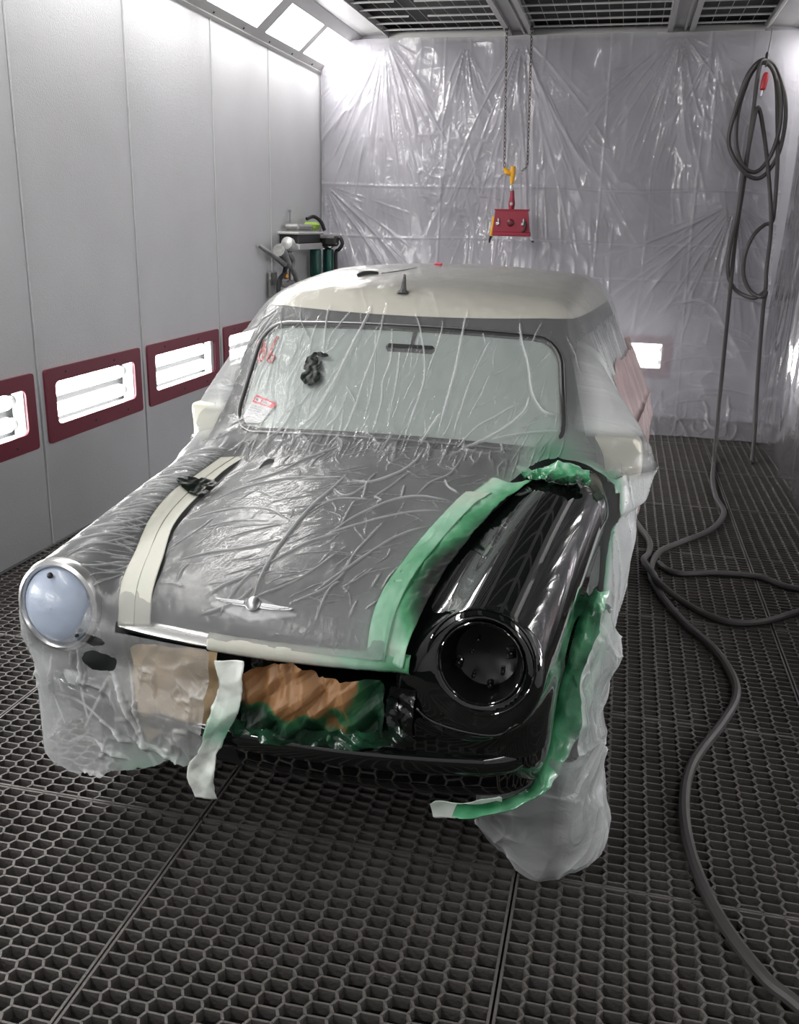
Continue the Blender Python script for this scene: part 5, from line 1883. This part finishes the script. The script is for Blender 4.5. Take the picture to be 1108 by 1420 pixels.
# ------------------------------------------------------------------ chain hoist with the red plate
M_REDP = pbr('crimson_paint', srgb(132, 20, 44), rough=.38, var=.08)
M_YEL = pbr('yellow_paint', srgb(205, 150, 30), rough=.4, var=.1)
M_CHAIN = pbr('dark_chain', (.07, .06, .055), rough=.4, metal=.8, var=.3, vscale=30)
HX, HY = -.95, 8.16
def link(c, d, k):
    d = Vector(d).normalized()
    u = d.orthogonal().normalized()
    v = d.cross(u)
    if k % 2:
        u, v = v, u
    a = np.linspace(0, 2 * PI, 13)[:-1]
    return [Vector(c) + d * (.019 * math.cos(t_)) + u * (.009 * math.sin(t_)) for t_ in a]
for xa, xb, zb, lab in ((-1.085, -1.035, 2.085, 'chain running from the beam to the yellow hook'), (-.885, -.845, 2.11, 'chain hanging to the right of the yellow hook')):
    ch = MB()
    A = Vector((xa, HY + .10, 3.13)); B = Vector((xb, HY, zb))
    L_ = (B - A).length
    n = int(L_ / .031)
    for k in range(n):
        ch.tube(link(A + (B - A) * ((k + .5) / n), B - A, k), .0032, 5, closed=True)
    if xa > -1:
        q = [B, B + Vector((-.01, 0, -.03)), B + Vector((-.05, 0, -.06))]
        for k in range(2):
            ch.tube(link((q[k] + q[k + 1]) / 2, q[k + 1] - q[k], k), .0032, 5, closed=True)
    o = ch.build('hoist_chain', M_CHAIN)
    tag(o, 'dark link ' + lab, 'chain')
    e = MB().box((xa, HY + .10, 3.135), (.03, .03, .03), bev=.006).build('chain_anchor', M_CHAIN, o)
t = thing('lifting_plate', 'crimson metal plate hanging on a yellow hook from the hoist chain', 'lifting tool', (HX, HY, 2.08))
def L3(x, z, y=0):
    return (x - HX, y, z - 2.08)
hk = MB()
hk.tube([L3(-1.035, 2.075), L3(-1.01, 2.045), L3(-.985, 2.035), L3(-.968, 2.05)], np.array([.014, .024, .022, .014]), 10)
hk.tube([L3(-.962, 2.09), L3(-.962, 2.03), L3(-.966, 1.95)], np.array([.020, .022, .015]), 10)
hk.build('hook', M_YEL, t)
MB().lathe([(.016, 0), (.02, .02), (.012, .045)], L3(-.968, 1.895), (0, 0, 1), 14).build('swivel', M_STEEL, t)
MB().lathe([(.017, 0), (.024, .03), (.028, .06), (.018, .12), (.016, .165)], L3(-.957, 1.735), (0, 0, 1), 16).build('neck', M_REDP, t)
MB().lathe([(.012, 0), (.012, .03)], L3(-.957, 1.795, -.02), (0, -1, 0), 12).build('neck_bolt', M_STEEL, t)
pl = MB()
pl.prism([(x - HX, z - 2.08) for x, z in [(-1.088, 1.742), (-.818, 1.742), (-.796, 1.57), (-1.104, 1.57)]], .05, (0, .03, 0), (1, 0, 0), (0, 0, 1))
pl.box(L3(-.942, 1.555, .0), (.315, .07, .034), bev=.006)
pl.box(L3(-.952, 1.747, .005), (.29, .06, .012), bev=.003)
pl.build('plate', M_REDP, t, angle=30)
MB().lathe([(.030, 0), (.030, .008), (.02, .016), (.012, .018)], L3(-.957, 1.645, -.02), (0, -1, 0), 20).build('hub', pbr('dark_red', srgb(92, 18, 32), rough=.35), t)
for xx in (-1.065, -.855):
    k = MB()
    k.lathe([(.016, 0), (.016, .012), (.009, .02)], L3(xx, 1.635, -.02), (0, -1, 0), 14)
    k.box(L3(xx + .006, 1.660, -.03), (.014, .02, .04), bev=.004)
    k.build('latch', M_CHROME, t)
MB().tube([L3(-.835, 1.655, -.03), L3(-.828, 1.62, -.045), L3(-.835, 1.585, -.04), L3(-.86, 1.573, -.03)], .008, 8).build('strap', M_BLACKMAT, t)
b = MB().tube([L3(-1.100, 1.695), L3(-1.106, 1.62), L3(-1.118, 1.535)], .014, 10).build('side_handle', M_YEL, t)
MB().tube([L3(-1.118, 1.535), L3(-1.128, 1.505), L3(-1.128, 1.48)], np.array([.014, .009, .008]), 8).build('handle_tip', M_BLACKMAT, b)
MB().tube([L3(-.795, 1.60), L3(-.785, 1.55), L3(-.765, 1.50)], .004, 6).build('side_rod', M_STEEL, t)
MB().lathe([(.010, 0), (.010, .016)], L3(-.765, 1.49), (0, 0, 1), 10).build('rod_knob', M_BLACKMAT, t)

# ------------------------------------------------------------------ air filters and spray gear on the left wall
M_TEAL = pbr('dark_teal_enamel', srgb(20, 84, 74), rough=.3, var=.08)
M_ALU = pbr('cast_aluminium', (.27, .27, .265), rough=.4, metal=.6, var=.7, vscale=22)
t = thing('filter_unit', 'wall mounted air filter unit with two dark teal cylinders in the far left corner', 'air filter', (-2.72, 8.04, 1.1))
def q3(x, y, z):
    return (x + 2.72, y - 8.15, z - 1.1)
MB().box(q3(-2.715, 8.05, 1.25), (.02, .62, .42), bev=.004).build('backplate', M_GREYMET, t)
for (xx, yy) in ((-2.632, 8.14), (-2.565, 8.30)):
    cy = MB().lathe([(.02, -.02), (.044, 0), (.05, .012), (.05, .235), (.044, .25), (.02, .255)], q3(xx, yy, 1.14), (0, 0, 1), 28).build('cylinder', M_TEAL, t)
    MB().lathe([(.016, -.03), (.016, -.01), (.008, .0)], q3(xx, yy, 1.13), (0, 0, 1), 12).build('drain', pbr('brass', srgb(170, 140, 80), rough=.35, metal=.8), cy)
    MB().box(q3(xx, yy, 1.425), (.085, .085, .06), bev=.012).build('head', M_ALU, cy)
    MB().lathe([(.022, 0), (.022, .04), (.016, .05)], q3(xx + .03, yy - .05, 1.42), (.3, -1, 0), 14).build('gauge', M_CHROME, cy)
MB().box(q3(-2.56, 8.24, 1.46), (.20, .12, .09), bev=.02).build('regulator', M_BLACKMAT, t)
MB().tube(catmull([q3(-2.50, 8.28, 1.46), q3(-2.455, 8.28, 1.49), q3(-2.43, 8.28, 1.44), q3(-2.46, 8.28, 1.39), q3(-2.49, 8.28, 1.36), q3(-2.49, 8.28, 1.2), q3(-2.51, 8.28, 1.0)], 8), .016, 10).build('outlet_hose', M_BLACKMAT, t)
t = thing('wall_shelf', 'small dark shelf box on the left wall beside the teal filter cylinders', 'shelf', (-2.735, 7.70, 1.45))
MB().box((.08, 0, .03), (.16, .58, .07), bev=.006).build('box', M_BLACKMAT, t)
MB().box((.09, .0, -.03), (.17, .60, .05), bev=.005).build('lower_ledge', M_GREYMET, t)
MB().box((.085, .0, .075), (.19, .64, .02), bev=.005).build('lid', M_GREYMET, t)
o = MB().box((-2.64, 7.62, 1.571), (.13, .38, .05), bev=.018).build('grey_case', M_ALU)
tag(o, 'flat grey case lying on the shelf box by the left wall', 'case')
o = MB().box((-2.63, 7.92, 1.580), (.11, .16, .07), bev=.022).build('sponge', pbr('lime_sponge', srgb(128, 158, 60), rough=.8, var=.35, vscale=30, bump=.6))
tag(o, 'lime green sponge on the shelf next to the grey case', 'sponge')
o = MB().tube(catmull([(-2.66, 7.88, 1.64), (-2.62, 7.95, 1.66), (-2.58, 8.02, 1.62), (-2.56, 8.06, 1.55)], 6), .016, 8).build('curved_handle', M_BLACKMAT)  # loose black handle curving over the sponge
tag(o, 'black curved handle leaning over the lime sponge', 'wand')
o = MB().tube([(-2.71, 7.60, 1.575), (-2.71, 7.60, 1.69)], .006, 8).lathe([(.012, 0), (.012, .02)], (-2.71, 7.60, 1.685), (0, 0, 1), 10).build('thin_rod', M_STEEL)
tag(o, 'thin upright rod with a dark tip above the shelf', 'rod')
t = thing('spray_gun', 'grey metal spray gun and fittings hooked on the left wall, left of the shelf', 'spray gun', (-2.72, 7.15, 1.25))
def g3(y, z, x=-2.62):
    return (x + 2.72, y - 7.15, z - 1.25)
MB().tube(catmull([g3(6.90, 1.43, -2.71), g3(6.95, 1.39, -2.66), g3(7.07, 1.33), g3(7.20, 1.29)], 6), np.linspace(.014, .024, 19), 10).build('wall_arm', M_ALU, t)
MB().tube(catmull([g3(7.08, 1.40), g3(7.16, 1.37), g3(7.22, 1.32), g3(7.28, 1.28)], 6), np.linspace(.05, .035, 19), 12).build('gun_body', M_ALU, t)
MB().lathe([(.012, -.06), (.05, -.04), (.055, .0), (.04, .05), (.018, .13), (.010, .15)], g3(7.26, 1.44, -2.60), (.15, 1, -.3), 18).build('cup', M_GREYMET, t)
MB().tube(catmull([g3(7.26, 1.38), g3(7.40, 1.32), g3(7.38, 1.25), g3(7.46, 1.19), g3(7.50, 1.12)], 6), .022, 10).build('side_lever', M_ALU, t)
MB().tube(catmull([g3(7.23, 1.27), g3(7.20, 1.22), g3(7.14, 1.20), g3(7.08, 1.16), g3(7.06, 1.06), g3(7.07, .9)], 6), .018, 10).build('feed_hose', M_BLACKMAT, t)
MB().box(g3(7.24, 1.20), (.04, .05, .05), bev=.01).build('brass_joint', pbr('brass_fitting', srgb(176, 128, 60), rough=.4, metal=.7), t)
MB().tube(catmull([g3(7.10, 1.15), g3(7.22, 1.13), g3(7.36, 1.14), g3(7.46, 1.10)], 6), .024, 10).build('cross_pipe', M_ALU, t)
MB().box((.012, .02, -.12), (.02, .16, .20), bev=.006).build('mounting_plate', M_ALU, t)
